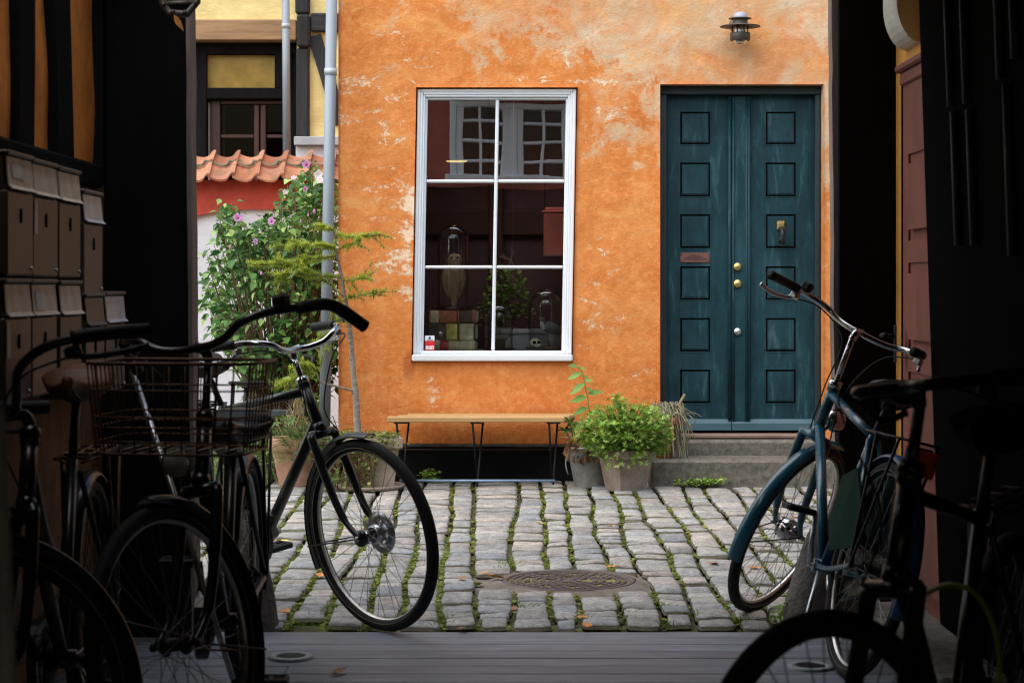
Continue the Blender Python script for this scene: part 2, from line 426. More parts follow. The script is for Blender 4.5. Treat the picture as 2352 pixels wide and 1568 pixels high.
M['yglass'] = surf('ochre_board', (0.30, 0.19, 0.02), 0.35, 0, 0.3, 5, 0.05, 30, col2=(0.42, 0.27, 0.035))
M['redwood'] = surf('oxblood_wood', (0.045, 0.013, 0.010), 0.5, 0, 0.35, 8, 0.2, 40, (1, 1, 0.2))
M['redplaster'] = surf('red_plaster', (0.42, 0.062, 0.040), 0.9, 0, 0.25, 5, 0.4, 40, dirt=0.3)
M['reddark'] = surf('dark_red_facade', (0.36, 0.10, 0.075), 0.85, 0, 0.3, 5, 0.4, 40)
M['tile'] = tile_material()
M['lichen'] = surf('lichen_mortar', (0.16, 0.15, 0.11), 0.95, 0, 0.4, 18, 0.6, 60)
M['zinc'] = surf('zinc_pipe', (0.25, 0.29, 0.34), 0.6, 0.35, 0.14, 4, 0.08, 40, (2, 2, 0.4), dirt=0.12)
M['zincf'] = surf('zinc_flashing', (0.42, 0.46, 0.52), 0.6, 0.2, 0.2, 5, 0.1, 40)
M['stone'] = surf('granite_step', (0.16, 0.145, 0.122), 0.85, 0, 0.5, 22, 0.8, 140, dirt=0.7, bd=0.006)
M['granite'] = surf('guard_stone', (0.12, 0.105, 0.095), 0.85, 0, 0.4, 9, 0.8, 45, bd=0.015)
M['threshold'] = surf('worn_threshold', (0.26, 0.17, 0.14), 0.8, 0, 0.4, 8, 0.4, 40, (0.3, 1, 1))
M['brass'] = surf('brass', (0.62, 0.45, 0.18), 0.35, 0.9, 0.2, 20, 0.05, 60)
M['steel'] = surf('steel', (0.55, 0.56, 0.58), 0.3, 0.95, 0.15, 12, 0.03, 60)
M['chrome'] = surf('chrome', (0.50, 0.51, 0.53), 0.18, 1.0, 0.08, 12, 0.02, 60)
M['alu'] = surf('rim_aluminium', (0.62, 0.60, 0.56), 0.4, 0.85, 0.18, 14, 0.03, 60)
M['spoke'] = surf('spoke_steel', (0.30, 0.29, 0.28), 0.4, 0.9, 0.2, 14, 0.0)
M['rubber'] = surf('tyre_rubber', (0.012, 0.012, 0.013), 0.75, 0, 0.3, 20, 0.5, 160, spec=0.3)
M['rubberb'] = surf('tyre_rubber_brown', (0.020, 0.013, 0.010), 0.8, 0, 0.3, 20, 0.4, 160, spec=0.2)
M['stripe'] = surf('tyre_stripe', (0.22, 0.19, 0.15), 0.7, 0, 0.2, 20, 0.0)
M['bikeblack'] = surf('black_enamel', (0.008, 0.008, 0.009), 0.32, 0, 0.3, 9, 0.04, 60, spec=0.5, coat=0.15)
M['matblack'] = surf('black_plastic', (0.010, 0.010, 0.011), 0.6, 0, 0.3, 12, 0.1, 90, spec=0.35)
M['teal'] = surf('teal_enamel', (0.006, 0.085, 0.135), 0.28, 0, 0.2, 8, 0.03, 60, spec=0.55, coat=0.3)
M['blue'] = surf('blue_enamel', (0.03, 0.13, 0.32), 0.28, 0, 0.2, 8, 0.03, 60, spec=0.55, coat=0.3)
M['green'] = surf('green_vinyl', (0.004, 0.028, 0.018), 0.8, 0, 0.5, 6, 0.2, 30, spec=0.12)
M['leather'] = surf('black_leather', (0.018, 0.015, 0.013), 0.42, 0, 0.3, 14, 0.2, 90)
M['brownleather'] = surf('brown_leather', (0.16, 0.055, 0.02), 0.5, 0, 0.5, 8, 0.3, 70)
M['wire'] = surf('rusty_wire', (0.11, 0.055, 0.028), 0.5, 0.6, 0.5, 30, 0.0)
M['redlens'] = surf('red_lens', (0.80, 0.075, 0.02), 0.4, 0, 0.2, 20, 0.1, 90)
M['whitelens'] = surf('clear_lens', (0.5, 0.52, 0.55), 0.1, 0.2, 0.2, 40, 0.2, 120)
M['cream'] = surf('cream_decal', (0.62, 0.56, 0.40), 0.5, 0, 0.1, 10, 0.0)
M['limecable'] = surf('lime_cable', (0.30, 0.36, 0.03), 0.5, 0, 0.2, 10, 0.0)
M['benchwood'] = surf('honey_slats', (0.50, 0.31, 0.13), 0.6, 0, 0.25, 8, 0.2, 40, (0.12, 2, 2), dirt=0.15)
M['iron'] = surf('black_iron', (0.014, 0.015, 0.018), 0.5, 0.3, 0.3, 20, 0.2, 80)
M['ironblue'] = surf('blue_iron', (0.28, 0.42, 0.62), 0.5, 0.2, 0.3, 20, 0.1, 80)
M['castiron'] = surf('cast_iron', (0.115, 0.095, 0.088), 0.6, 0.35, 0.35, 14, 0.4, 120, dirt=0.3)
M['mossfill'] = surf('moss_fill', (0.20, 0.19, 0.05), 0.95, 0, 0.4, 30, 0.8, 120)
M['drain'] = surf('drain_zinc', (0.25, 0.28, 0.28), 0.6, 0.2, 0.2, 14, 0.1, 80)
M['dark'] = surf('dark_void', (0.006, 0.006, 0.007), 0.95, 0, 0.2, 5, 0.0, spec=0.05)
M['terracotta'] = surf('terracotta', (0.42, 0.20, 0.12), 0.9, 0, 0.3, 6, 0.4, 60, dirt=0.35, col2=(0.50, 0.31, 0.22))
M['paleclay'] = surf('lime_stained_clay', (0.36, 0.27, 0.20), 0.92, 0, 0.3, 6, 0.4, 60, dirt=0.5, col2=(0.46, 0.38, 0.31))
M['mossclay'] = surf('mossy_clay', (0.30, 0.18, 0.11), 0.92, 0, 0.4, 5, 0.5, 50, dirt=0.5, col2=(0.34, 0.30, 0.27))
M['bucket'] = surf('galvanised_bucket', (0.30, 0.30, 0.28), 0.6, 0.3, 0.35, 7, 0.2, 40, dirt=0.5)
M['soil'] = surf('soil', (0.045, 0.032, 0.022), 0.95, 0, 0.4, 20, 1.0, 60, bd=0.02)
M['bark'] = surf('larch_bark', (0.30, 0.25, 0.21), 0.9, 0, 0.35, 22, 0.6, 60, (1, 1, 2), dirt=0.5)
M['twig'] = surf('twig', (0.16, 0.11, 0.065), 0.9, 0, 0.35, 20, 0.3, 60)
M['hib'] = foliage('hibiscus_leaves', [(0.0, (0.03, 0.095, 0.03)), (0.3, (0.065, 0.18, 0.05)), (0.65, (0.14, 0.31, 0.08)), (0.88, (0.28, 0.47, 0.13)), (1.0, (0.42, 0.58, 0.21))], 0.25, 0.45)
M['petal'] = foliage('hibiscus_petals', [(0.0, (0.55, 0.26, 0.58)), (1.0, (0.68, 0.40, 0.68))], 0.35)
M['petalw'] = foliage('white_petals', [(0.0, (0.70, 0.66, 0.72)), (1.0, (0.8, 0.76, 0.82))], 0.35)
M['heart'] = surf('flower_heart', (0.40, 0.02, 0.10), 0.7, 0, 0.2, 30, 0.0)
M['larch'] = foliage('larch_needles', [(0.0, (0.26, 0.34, 0.04)), (0.5, (0.44, 0.52, 0.08)), (1.0, (0.62, 0.67, 0.15))], 0.5)
M['ger'] = foliage('geranium_leaves', [(0.0, (0.09, 0.21, 0.025)), (0.35, (0.25, 0.43, 0.06)), (0.75, (0.42, 0.60, 0.13)), (1.0, (0.60, 0.72, 0.26))], 0.35)
M['weed'] = foliage('weed_leaves', [(0.0, (0.06, 0.13, 0.03)), (0.5, (0.16, 0.25, 0.07)), (1.0, (0.30, 0.36, 0.13))], 0.35)
M['straw'] = foliage('dry_straw', [(0.0, (0.22, 0.16, 0.08)), (0.5, (0.38, 0.29, 0.15)), (1.0, (0.50, 0.42, 0.26))], 0.3)
M['ivy'] = foliage('trailing_ivy', [(0.0, (0.08, 0.13, 0.03)), (0.5, (0.24, 0.28, 0.07)), (1.0, (0.42, 0.42, 0.13))], 0.35)
M['sap'] = foliage('sapling_leaves', [(0.0, (0.16, 0.34, 0.07)), (1.0, (0.28, 0.50, 0.15))], 0.4)
M['deadleaf'] = foliage('dead_leaves', [(0.0, (0.10, 0.05, 0.025)), (0.6, (0.24, 0.13, 0.06)), (1.0, (0.38, 0.24, 0.13))], 0.25)
M['moss'] = foliage('joint_moss', [(0.0, (0.10, 0.12, 0.018)), (0.5, (0.19, 0.22, 0.03)), (1.0, (0.30, 0.35, 0.055))], 0.3)
M['grass'] = foliage('joint_grass', [(0.0, (0.085, 0.155, 0.02)), (0.5, (0.15, 0.24, 0.035)), (1.0, (0.24, 0.34, 0.06))], 0.35)
M['soilj'] = surf('joint_soil', (0.075, 0.062, 0.040), 0.95, 0, 0.5, 9, 0.8, 60, col2=(0.12, 0.12, 0.035), bd=0.01)
M['orangeleaf'] = surf('orange_leaf', (0.62, 0.24, 0.05), 0.7, 0, 0.35, 30, 0.2, 90)
M['yellowleaf'] = surf('yellow_leaf', (0.74, 0.55, 0.09), 0.7, 0, 0.25, 30, 0.2, 90)
M['brownleaf'] = surf('brown_leaf', (0.30, 0.14, 0.065), 0.7, 0, 0.35, 30, 0.2, 90)
M['redpaint'] = surf('red_brown_door', (0.24, 0.072, 0.050), 0.6, 0, 0.25, 7, 0.25, 60, (1, 1, 0.3), dirt=0.35)
M['panel'] = surf('dim_orange_infill', (0.82, 0.25, 0.03), 0.92, 0, 0.3, 5, 0.5, 30, dirt=0.35)
M['ochre'] = surf('ochre_side_wall', (0.72, 0.34, 0.07), 0.92, 0, 0.25, 4, 0.5, 30)
M['rustwall'] = surf('rust_stained_wall', (0.20, 0.085, 0.03), 0.92, 0, 0.6, 5, 0.7, 25, (1, 1, 0.5), dirt=0.6, bd=0.015)
M['mailbox'] = surf('brown_mailbox', (0.095, 0.070, 0.049), 0.5, 0.1, 0.2, 10, 0.08, 60)
M['mailgrey'] = surf('grey_mailbox', (0.115, 0.104, 0.098), 0.5, 0.1, 0.2, 10, 0.08, 60)
M['flap'] = surf('pale_flap', (0.88, 0.72, 0.60), 0.7, 0.1, 0.25, 9, 0.08, 60, dirt=0.3)
M['flapgrey'] = surf('grey_flap', (0.74, 0.72, 0.76), 0.5, 0.1, 0.2, 9, 0.08, 60)
M['paper'] = surf('paper_label', (0.85, 0.80, 0.76), 0.8, 0, 0.15, 20, 0.0)
M['corbel'] = surf('plaster_corbel', (0.62, 0.58, 0.50), 0.9, 0, 0.2, 6, 0.3, 40)
M['lampmetal'] = surf('patinated_lamp', (0.10, 0.088, 0.078), 0.5, 0.5, 0.35, 14, 0.2, 60)
M['lampcap'] = surf('grey_lamp_dome', (0.36, 0.36, 0.43), 0.5, 0.2, 0.15, 14, 0.1, 60)
M['lampglass'] = glass('lamp_glass', 0.35, 1.0, (0.95, 0.92, 0.85), 0.25)
M['pane'] = glass('window_pane', 0.30, 1.0)
M['pane2'] = glass('dark_pane', 0.004, 0.18, (0.5, 0.5, 0.5))
M['dome'] = glass('bell_jar', 0.10, 1.5, (0.97, 0.98, 0.975), 0.03, 0.5)
M['bookbrown'] = surf('brown_calf', (0.647, 0.253, 0.139), 0.6, 0, 0.4, 20, 0.2, 80, dirt=0.4)
M['bookdark'] = surf('dark_calf', (0.150, 0.120, 0.096), 0.6, 0, 0.4, 20, 0.2, 80)
M['vellum'] = surf('vellum', (0.850, 0.758, 0.480), 0.65, 0, 0.35, 14, 0.3, 60, dirt=0.5)
M['gilt'] = surf('gilt_label', (0.850, 0.776, 0.246), 0.45, 0.3, 0.3, 30, 0.1, 80)
M['redlabel'] = surf('red_label', (0.582, 0.112, 0.101), 0.55, 0, 0.3, 20, 0.1, 80)
M['paperedge'] = surf('paper_edges', (0.640, 0.560, 0.400), 0.9, 0, 0.3, 8, 0.6, 120, (1, 1, 12))
M['darkwood'] = surf('dark_turned_wood', (0.070, 0.030, 0.022), 0.3, 0, 0.3, 10, 0.05, 60)
M['owl'] = surf('owl_feathers', (0.714, 0.452, 0.262), 0.9, 0, 0.5, 26, 0.8, 70, (1, 1, 0.5), col2=(0.70, 0.55, 0.36), dirt=0.5)
M['lapwing'] = surf('grey_feathers', (0.180, 0.189, 0.180), 0.8, 0, 0.4, 20, 0.5, 70)
M['whitefeather'] = surf('white_feathers', (0.62, 0.60, 0.56), 0.9, 0, 0.15, 20, 0.4, 70)
M['bone'] = surf('old_bone', (0.850, 0.840, 0.622), 0.7, 0, 0.25, 20, 0.2, 70)
M['roomwall'] = surf('oxblood_room', (0.19, 0.095, 0.095), 0.9, 0, 0.3, 3, 0.1)
M['redcab'] = surf('red_cabinet', (0.750, 0.198, 0.140), 0.6, 0, 0.2, 7, 0.1, 50)
M['greybox'] = surf('grey_slab', (0.576, 0.592, 0.624), 0.8, 0, 0.15, 7, 0.1, 50)
M['stred'] = surf('sticker_red', (0.68, 0.02, 0.02), 0.5, 0, 0.05, 10, 0.0)
M['stblue'] = surf('sticker_blue', (0.03, 0.05, 0.20), 0.5, 0, 0.05, 10, 0.0)
M['plaque'] = surf('copper_plaque', (0.20, 0.085, 0.07), 0.55, 0.3, 0.25, 20, 0.1, 80)
M['roof'] = surf('dark_roof', (0.12, 0.06, 0.04), 0.9, 0, 0.3, 5, 0.3)
M['polew'] = surf('pale_pole_paint', (0.52, 0.58, 0.58), 0.5, 0, 0.35, 5, 0.1, 40, (1, 1, 1), dirt=0.4)
def lamp_emit():
    t = NT('pendant_glow'); e = t.n('ShaderNodeEmission'); e.inputs[0].default_value = (1, 0.75, 0.25, 1); e.inputs[1].default_value = 1.2
    t.l(e.outputs[0], t.out.inputs['Surface']); return t.m
M['glow'] = lamp_emit()
# ================================================================ GROUND
def structure(o): return tag(o, kind='structure')
b = MB(); b.box((-120, -60, -0.5), (120, 200, -0.12)); structure(b.build('ground', M['soilj']))
# mossy bed of the paving (undulating sheet)
b = MB(); nx, ny = 60, 60; X0, X1, Y0, Y1 = -5.0, 4.2, 6.79, 17.2
for i in range(nx+1):
    for j in range(ny+1):
        x = X0+(X1-X0)*i/nx; y = Y0+(Y1-Y0)*j/ny
        b.v.append(Vector((x, y, -0.030+0.006*nz(x*3, y*3))))
for i in range(nx):
    for j in range(ny):
        a = i*(ny+1)+j; b.f.append((a, a+ny+1, a+ny+2, a+1)); b.sm.append(True); b.mi.append(0)
structure(b.build('paving_bed', M['soilj']))

MAN = Vector((0.235, 7.93))
def seam(i, y):
    x = i*0.134+0.040*nz(i*0.77, y*0.5)+0.016*nz(i*3.1, y*2.1)
    return x*(1+0.012*(y-6.8)) - 0.035*(y-6.8)*(0.5 if i < 0 else -0.15)
def ground_z(x, y): return 0.012*nz(x*0.9, y*0.9, 3.3)
b = MB(); seams = []
for i in range(-26, 30):
    y = 6.80+random.uniform(0, 0.10)
    while y < 16.5:
        far = y > 12.2
        ln = random.uniform(0.125, 0.195)*(1.15 if y < 7.0 else 1.0)
        if far: ln *= 1.6
        y1 = y+ln; ym = (y+y1)/2; xm = (seam(i, ym)+seam(i+1, ym))/2
        ok = all((Vector((xq, yq))-MAN).length > 0.288 for xq in (seam(i, ym)+.02, xm, seam(i+1, ym)-.02) for yq in (y+.01, ym, y1-.01))
        if ok and (ym > 11.95 and xm > -1.2): ok = False
        if ok:
            g = random.uniform(0.006, 0.0105); gy = random.uniform(0.003, 0.008)
            if y < 7.0: g += 0.004; gy += 0.004
            if y < 7.0 and i == -6: y = y1; continue       # missing stone
            E = [-1, -.90, -.72, 0, .72, .90, 1] if far else [-1, -.945, -.84, -.5, 0, .5, .84, .945, 1]
            N = len(E)-1
            PF = lambda e: 0.0 if abs(e) <= .73 else (-.002 if abs(e) < .86 else (-.0075 if abs(e) < .96 else -.021))
            tx, ty, tz = random.uniform(-.045, .045), random.uniform(-.06, .06), random.uniform(-.008, .006)
            base = len(b.v); sk0, sk1 = random.uniform(-.014, .014), random.uniform(-.014, .014); cr = random.uniform(.04, .11)
            for u in range(N+1):
                for w in range(N+1):
                    eu, ew = E[u], E[w]; fu, fw = (eu+1)/2, (ew+1)/2
                    yy = y+gy+(ln-2*gy)*fw+(sk0*(1-fu)+sk1*fu)*0.6
                    xa = seam(i, yy)+g; xb = seam(i+1, yy)-g
                    cu = eu*(1-cr*ew**6); yc = (y+y1)/2
                    xx = (xa+xb)/2+(xb-xa)/2*cu+.003*nz(xm*9+eu*3, yy*30, 2); yy2 = yc+(yy-yc)*(1-cr*eu**6)+.004*nz(xx*28, ym*9, 6)
                    z = ground_z(xx, yy2)+tz+tx*(xx-xm)+ty*(yy2-ym)+min(PF(eu), PF(ew))+0.0044*nz(xx*15, yy2*15, i)+.0022*nz(xx*45, yy2*45, i)
                    b.v.append(Vector((xx, yy2, z)))
            for u in range(N):
                for w in range(N):
                    a = base+u*(N+1)+w
                    b.f.append((a, a+N+1, a+N+2, a+1)); b.sm.append(True); b.mi.append(1 if u in (0, N-1) or w in (0, N-1) else 0)
            # skirt
            loop = [u*(N+1) for u in range(N+1)]+[N*(N+1)+w for w in range(1, N+1)]+[u*(N+1)+N for u in range(N-1, -1, -1)]+[w for w in range(N-1, 0, -1)]
            s0 = len(b.v)
            for k in loop: v = b.v[base+k]; b.v.append(Vector((v.x, v.y, -0.075)))
            for k in range(len(loop)):
                k2 = (k+1) % len(loop)
                b.f.append((base+loop[k], base+loop[k2], s0+k2, s0+k)); b.sm.append(True); b.mi.append(1)
        y = y1
structure(b.build('courtyard_paving', [M['sett'], M['settedge']]))

# moss and grass in the joints
bm_, bg = MB(), MB()
for i in range(-14, 18):
    y = 6.82
    while y < 12.0:
        x = seam(i, y); dens = 0.16+0.95*nz(i*1.7, y*1.3, 5.0)+0.5*nz(i*3.3, y*5, 8.0)+(0.42 if x < -0.2 and y < 9 else 0)
        nearman = (Vector((x, y))-MAN).length < 0.30
        if random.random() < dens and not nearman and not (y > 11.7):
            k = 7 if y < 9 else 5
            for q in range(k):
                px, py = x+random.gauss(0, 0.0075), y+random.uniform(-.014, .014)
                z = ground_z(px, py)-0.026
                s = random.uniform(0.006, 0.012)
                a = random.uniform(0, 6.28)
                Mx = Matrix.Translation((px, py, z+random.uniform(0.002, 0.020))) @ Matrix.Rotation(a, 4, 'Z') @ Matrix.Rotation(random.uniform(-.6, .6), 4, 'X')
                bm_.add([(-s, -s*.6, 0), (s, -s*.7, 0), (s*.8, s*.7, 0.003), (-s*.8, s*.8, 0)], [(0, 1, 2, 3)], True, Mx)
            gr = nz(i*0.6, y*0.9, 9.0)+(0.40 if x < -0.25 and y < 9.6 else -0.06)
            if gr > 0.12:
                for q in range(int(2+7*gr)):
                    bg.blade((x+random.gauss(0, .018), y+random.uniform(-.02, .02), -0.02), (random.uniform(-.7, .7), random.uniform(-.7, .7), 1), random.uniform(.012, .034), 0.0035, 0.7)
        y += 0.013
for i in range(-14, 18):     # thinner moss in the cross joints
    for q in range(60):
        y = random.uniform(6.9, 11.0); f = random.random(); x = seam(i, y)*(1-f)+seam(i+1, y)*f
        if (Vector((x, y))-MAN).length < 0.42 or nz(x*2, y*2, 2) < 0.1: continue
        s = random.uniform(.008, .016)
        Mx = Matrix.Translation((x, y, ground_z(x, y)-0.018)) @ Matrix.Rotation(random.uniform(0, 6.28), 4, 'Z')
        bm_.add([(-s, -s*.6, 0), (s, -s*.7, 0), (s*.8, s*.7, 0.003), (-s*.8, s*.8, 0)], [(0, 1, 2, 3)], True, Mx)
tag(bm_.build('joint_moss', M['moss']), 'olive moss filling the joints between the courtyard setts', 'moss', kind='stuff')
def tuft(mb, x, y, n, h, spread=0.05):
    for q in range(n):
        mb.blade((x+random.gauss(0, spread*.5), y+random.gauss(0, spread*.5), ground_z(x, y)-0.015), (random.uniform(-.9, .9), random.uniform(-.9, .9), 1.0), h*random.uniform(.5, 1.2), 0.0045, 0.5)
for (px, py) in [(1005, 1430), (1020, 1415), (1200, 1392), (1335, 1420), (1455, 1405), (1448, 1425), (1530, 1430), (1690, 1395), (1700, 1420), (1590, 1410), (1525, 1390), (735, 1405), (690, 1430), (760, 1390), (1170, 1290), (1160, 1300), (880, 1350), (1790, 1420)]:
    Y = 4400*1.22/(py-653); q = P(px, py, Y)
    tuft(bg, q.x, q.y, 22, 0.040, 0.045)
tag(bg.build('joint_grass', M['grass']), 'short green grass growing in the joints of the setts', 'grass', kind='stuff')

# passage floor of boards running across
b = MB(); y = 6.775; k = 0
while y > -1.3:
    w = 0.125
    gap = [0.010, 0.009, 0.008, 0.006][k] if k < 4 else 0.0022
    x = -1.42
    cut = random.uniform(-.9, .9)
    zz = -0.004 if k else -0.008
    for (xa, xb) in ((-1.42, cut), (cut+0.002, 1.36)) if k > 3 and k % 2 else ((-1.42, 1.36),):
        b.box((xa, y-w+gap/2, -0.05), (xb, y-gap/2, zz+random.uniform(-.0015, .0015)), 0.0035)
    y -= w; k += 1
structure(b.build('passage_floor', M['plank']))
b = MB(); b.box((-1.5, -1.4, -0.10), (1.5, 6.77, -0.055)); structure(b.build('passage_subfloor', M['dark']))

# ================================================================ ORANGE HOUSE
def wx(px): return (px-1176)/F*YW
def wz(py): return CAMZ-(py-653)/F*YW
house = thing('orange_house', 'orange limewashed house with flaking walls, white window and teal double door', 'house', (wx(778), YW, 0))
Z0w, ZTOP, XL, XR = 0.235, 4.0, wx(778), 4.2
WO = (wx(956), wx(1327), wz(831), wz(201))      # window opening
DO = (wx(1516), wx(1891), 0.0, wz(194))         # door opening
def shear(x, z):            # the old window leans slightly
    w = min(1, max(0, (x+0.95)/0.25))*min(1, max(0, (0.78-x)/0.3))
    return -0.030*w*min(1.3, max(-0.3, (WO[3]-z)/(WO[3]-WO[2])))
def lines(a, bb, st, snaps):
    n = round((bb-a)/st); L = [a+(bb-a)*i/n for i in range(n+1)]
    for s in snaps:
        k = min(range(1, len(L)-1), key=lambda q: abs(L[q]-s)); L[k] = s
    return L
xs = lines(XL, XR, 0.026, [WO[0], WO[1], DO[0], DO[1]])
zs = lines(Z0w, ZTOP, 0.026, [WO[2], WO[3], DO[3]])
def bulge(x, z):
    d = 0.011*nz(x*1.3, z*1.3, 1)+0.006*nz(x*4, z*5, 2)+0.0028*nz(x*14, z*18, 3)+0.0012*nz(x*40, z*44, 7)
    d += 0.030*max(0, 1-(z-Z0w)/0.55)**1.5 if z < 0.8 else 0
    for (l, r, bo, to) in (WO, DO):     # calm near the openings
        dx = max(l-x, x-r, 0); dz = max(bo-z, z-to, 0)
        dd = math.hypot(dx, dz)
        if dd < 0.12: d *= 0.25+0.75*dd/0.12
    return d
b = MB(); nzz = len(zs)
for x in xs:
    for z in zs: b.v.append(Vector((x+shear(x, z), YW-bulge(x, z), z)))
def inside(x, z, o): return o[0] < x < o[1] and o[2] < z < o[3]
for i in range(len(xs)-1):
    for j in range(nzz-1):
        xm, zm = (xs[i]+xs[i+1])/2, (zs[j]+zs[j+1])/2
        if inside(xm, zm, WO) or inside(xm, zm, DO): continue
        a = i*nzz+j; b.f.append((a, a+nzz, a+nzz+1, a+1)); b.sm.append(True); b.mi.append(0)
def rev(o, depth, sk=True, x_only=False):     # reveals
    l, r, bo, to = o
    c = lambda x, y, z: (x+(shear(x, z) if sk else 0), y, z)
    e = 0.012
    for xx in (l, r):
        b.add([c(xx, YW-e, bo), c(xx, YW-e, to), c(xx, YW+depth, to), c(xx, YW+depth, bo)], [(0, 1, 2, 3)])
    b.add([c(l, YW-e, to), c(r, YW-e, to), c(r, YW+depth, to), c(l, YW+depth, to)], [(0, 1, 2, 3)])
    if not x_only: b.add([c(l, YW-e, bo), c(r, YW-e, bo), c(r, YW+depth, bo), c(l, YW+depth, bo)], [(0, 1, 2, 3)])
rev(WO, 0.30); rev(DO, 0.35, False, True)
b.add([(XL, YW-0.02, 0.0), (XL, YW-0.02, ZTOP), (XL, 16.9, ZTOP), (XL, 16.9, 0.0)], [(0, 1, 2, 3)])
b.add([(XL, YW-.03, Z0w), (DO[0], YW-.03, Z0w), (DO[0], YW+.08, Z0w), (XL, YW+.08, Z0w)], [(0, 1, 2, 3)])
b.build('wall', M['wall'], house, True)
b = MB(); b.box((XL+.01, YW+.035, -.1), (DO[0]-.02, YW+.2, Z0w+.02)); b.box((DO[1]+.02, YW+.035, -.1), (XR, YW+.2, Z0w+.02))
b.build('plinth', M['plinth'], house, True)
b = MB()     # rough mortar ledge under the bulging render
n = 120; pts = []
for i in range(n+1):
    x = XL+0.35+(DO[0]-XL-0.4)*i/n
    pts.append((x, YW-0.005-0.008*nz(x*6, 3), Z0w-0.004+0.006*nz(x*5, 8)))
b.tube(pts, 0.019, 8); b.build('mortar_ledge', M['ledge'], house, True)
# dark room behind the window
b = MB(); rx0, rx1, ry1 = -1.0, 1.0, 13.05
def qd(*v): b.add(v, [(0, 1, 2, 3)])
qd((rx0, ry1, 0), (rx1, ry1, 0), (rx1, ry1, 2.7), (rx0, ry1, 2.7))
qd((rx0, 12.2, 0), (rx0, ry1, 0), (rx0, ry1, 2.7), (rx0, 12.2, 2.7)); qd((rx1, 12.2, 0), (rx1, ry1, 0), (rx1, ry1, 2.7), (rx1, 12.2, 2.7))
qd((rx0, 12.60, 2.7), (rx1, 12.60, 2.7), (rx1, ry1, 2.7), (rx0, ry1, 2.7)); qd((rx0, 12.2, .02), (rx1, 12.2, .02), (rx1, ry1, .02), (rx0, ry1, .02))  # ceiling gap added by the window so sky lights the display
qd((rx0, 12.2, 0), (rx1, 12.2, 0), (rx1, 12.2, WO[2]-.02), (rx0, 12.2, WO[2]-.02)); qd((rx0, 12.2, WO[3]+.02), (rx1, 12.2, WO[3]+.02), (rx1, 12.2, 2.7), (rx0, 12.2, 2.7))
qd((rx0, 12.2, WO[2]-.02), (WO[0]-.01, 12.2, WO[2]-.02), (WO[0]-.01, 12.2, WO[3]+.02), (rx0, 12.2, WO[3]+.02)); qd((WO[1]+.01, 12.2, WO[2]-.02), (rx1, 12.2, WO[2]-.02), (rx1, 12.2, WO[3]+.02), (WO[1]+.01, 12.2, WO[3]+.02))
b.build('room', M['roomwall'], house, True)
b = MB(); b.box((XL+.05, YW+1.0, ZTOP-.03), (XR, 18, ZTOP)); b.box((XR-.03, YW+.3, 0), (XR, 18, ZTOP-.04)); b.build('roof', M['roof'], house, True)  # unseen roof starts further back, leaving sky above the added ceiling gap
b = MB(); b.box((-.16, 12.94, .05), (-.06, 13.04, 2.68), .01); b.box((-.98, 12.97, 1.55), (.98, 13.03, 1.72), .01)
Mx = Matrix.Translation((.40, 12.9, 1.0)) @ Matrix.Rotation(R(24), 4, 'Y'); b.box((-.06, -.05, -.9), (.06, .05, .7), .01, Mx)
b.build('inner_timber', surf('room_timber', (0.09, 0.03, 0.02), 0.7, 0, 0.3, 6, 0.3, 40), house, True)
# window
win = MB()
def wb(mb, px0, px1, py0, py1, y0, y1, bev=0.004, sh=True):
    n0 = len(mb.v); mb.box((wx(px0), YW+y0, wz(py1)), (wx(px1), YW+y1, wz(py0)), bev)
    if sh:
        for k in range(n0, len(mb.v)): mb.v[k].x += -0.030*(WO[3]-mb.v[k].z)/(WO[3]-WO[2])
# outer moulded frame in three steps
for (o, i_, ya) in ((0, 7, .014), (7, 13, .020), (13, 18, .027)):
    l, r, t_, bt = 959, 1324, 204, 812
    wb(win, l+o, l+i_, t_+o, bt, ya, .10); wb(win, r-i_, r-o, t_+o, bt, ya, .10)
    wb(win, l+i_+.6, r-i_-.6, t_+o, t_+i_, ya+.001, .10)
wobj = win.build('window', M['white'], house, True)
b = MB(); wb(b, 976.5, 982, 222.5, 812, .046, .10, .003); wb(b, 1301, 1306.5, 222.5, 812, .046, .10, .003); wb(b, 982.3, 1300.7, 222.5, 227, .047, .10, .003); wb(b, 976.5, 1306.5, 806, 812.5, .03, .11, .003)
b.build('sash', M['white'], wobj, True)
b = MB(); wb(b, 1139, 1147, 227.5, 805.7, .050, .095, .006)
for py in (415, 613): wb(b, 982.3, 1138.7, py-3.5, py+3.5, .051, .095, .006); wb(b, 1147.3, 1300.7, py-3.5, py+3.5, .051, .095, .006)
b.build('muntin', M['white'], wobj, True)
b = MB(); wb(b, 957.5, 1326, 813, 829, -.045, .12, .008)
b.build('sill', M['white'], wobj, True)
gy = YW+.072
def pane(px0, px1, py0, py1, tilt):
    b = MB(); z0, z1 = wz(py1), wz(py0)
    nx_, nz2 = 6, 6; base = len(b.v)
    for i in range(nx_+1):
        for j in range(nz2+1):
            x = wx(px0)+(wx(px1)-wx(px0))*i/nx_; z = z0+(z1-z0)*j/nz2
            b.v.append(Vector((x-0.030*(WO[3]-z)/(WO[3]-WO[2]), gy+math.tan(tilt)*(z-(z0+z1)/2)+.00035*nz(x*7, z*7, tilt*50), z)))
    for i in range(nx_):
        for j in range(nz2):
            a = i*(nz2+1)+j; b.f.append((a, a+nz2+1, a+nz2+2, a+1)); b.sm.append(True); b.mi.append(0)
    b.build('pane', M['pane'], wobj, True)
for (a, c) in ((981, 1141), (1145, 1302)):
    for (t_, u, tl) in ((226, 413, 2.62), (417, 611, 2.45), (615, 807, 1.9)): pane(a, c, t_, u, R(tl+(0.12 if a > 1000 else 0)))
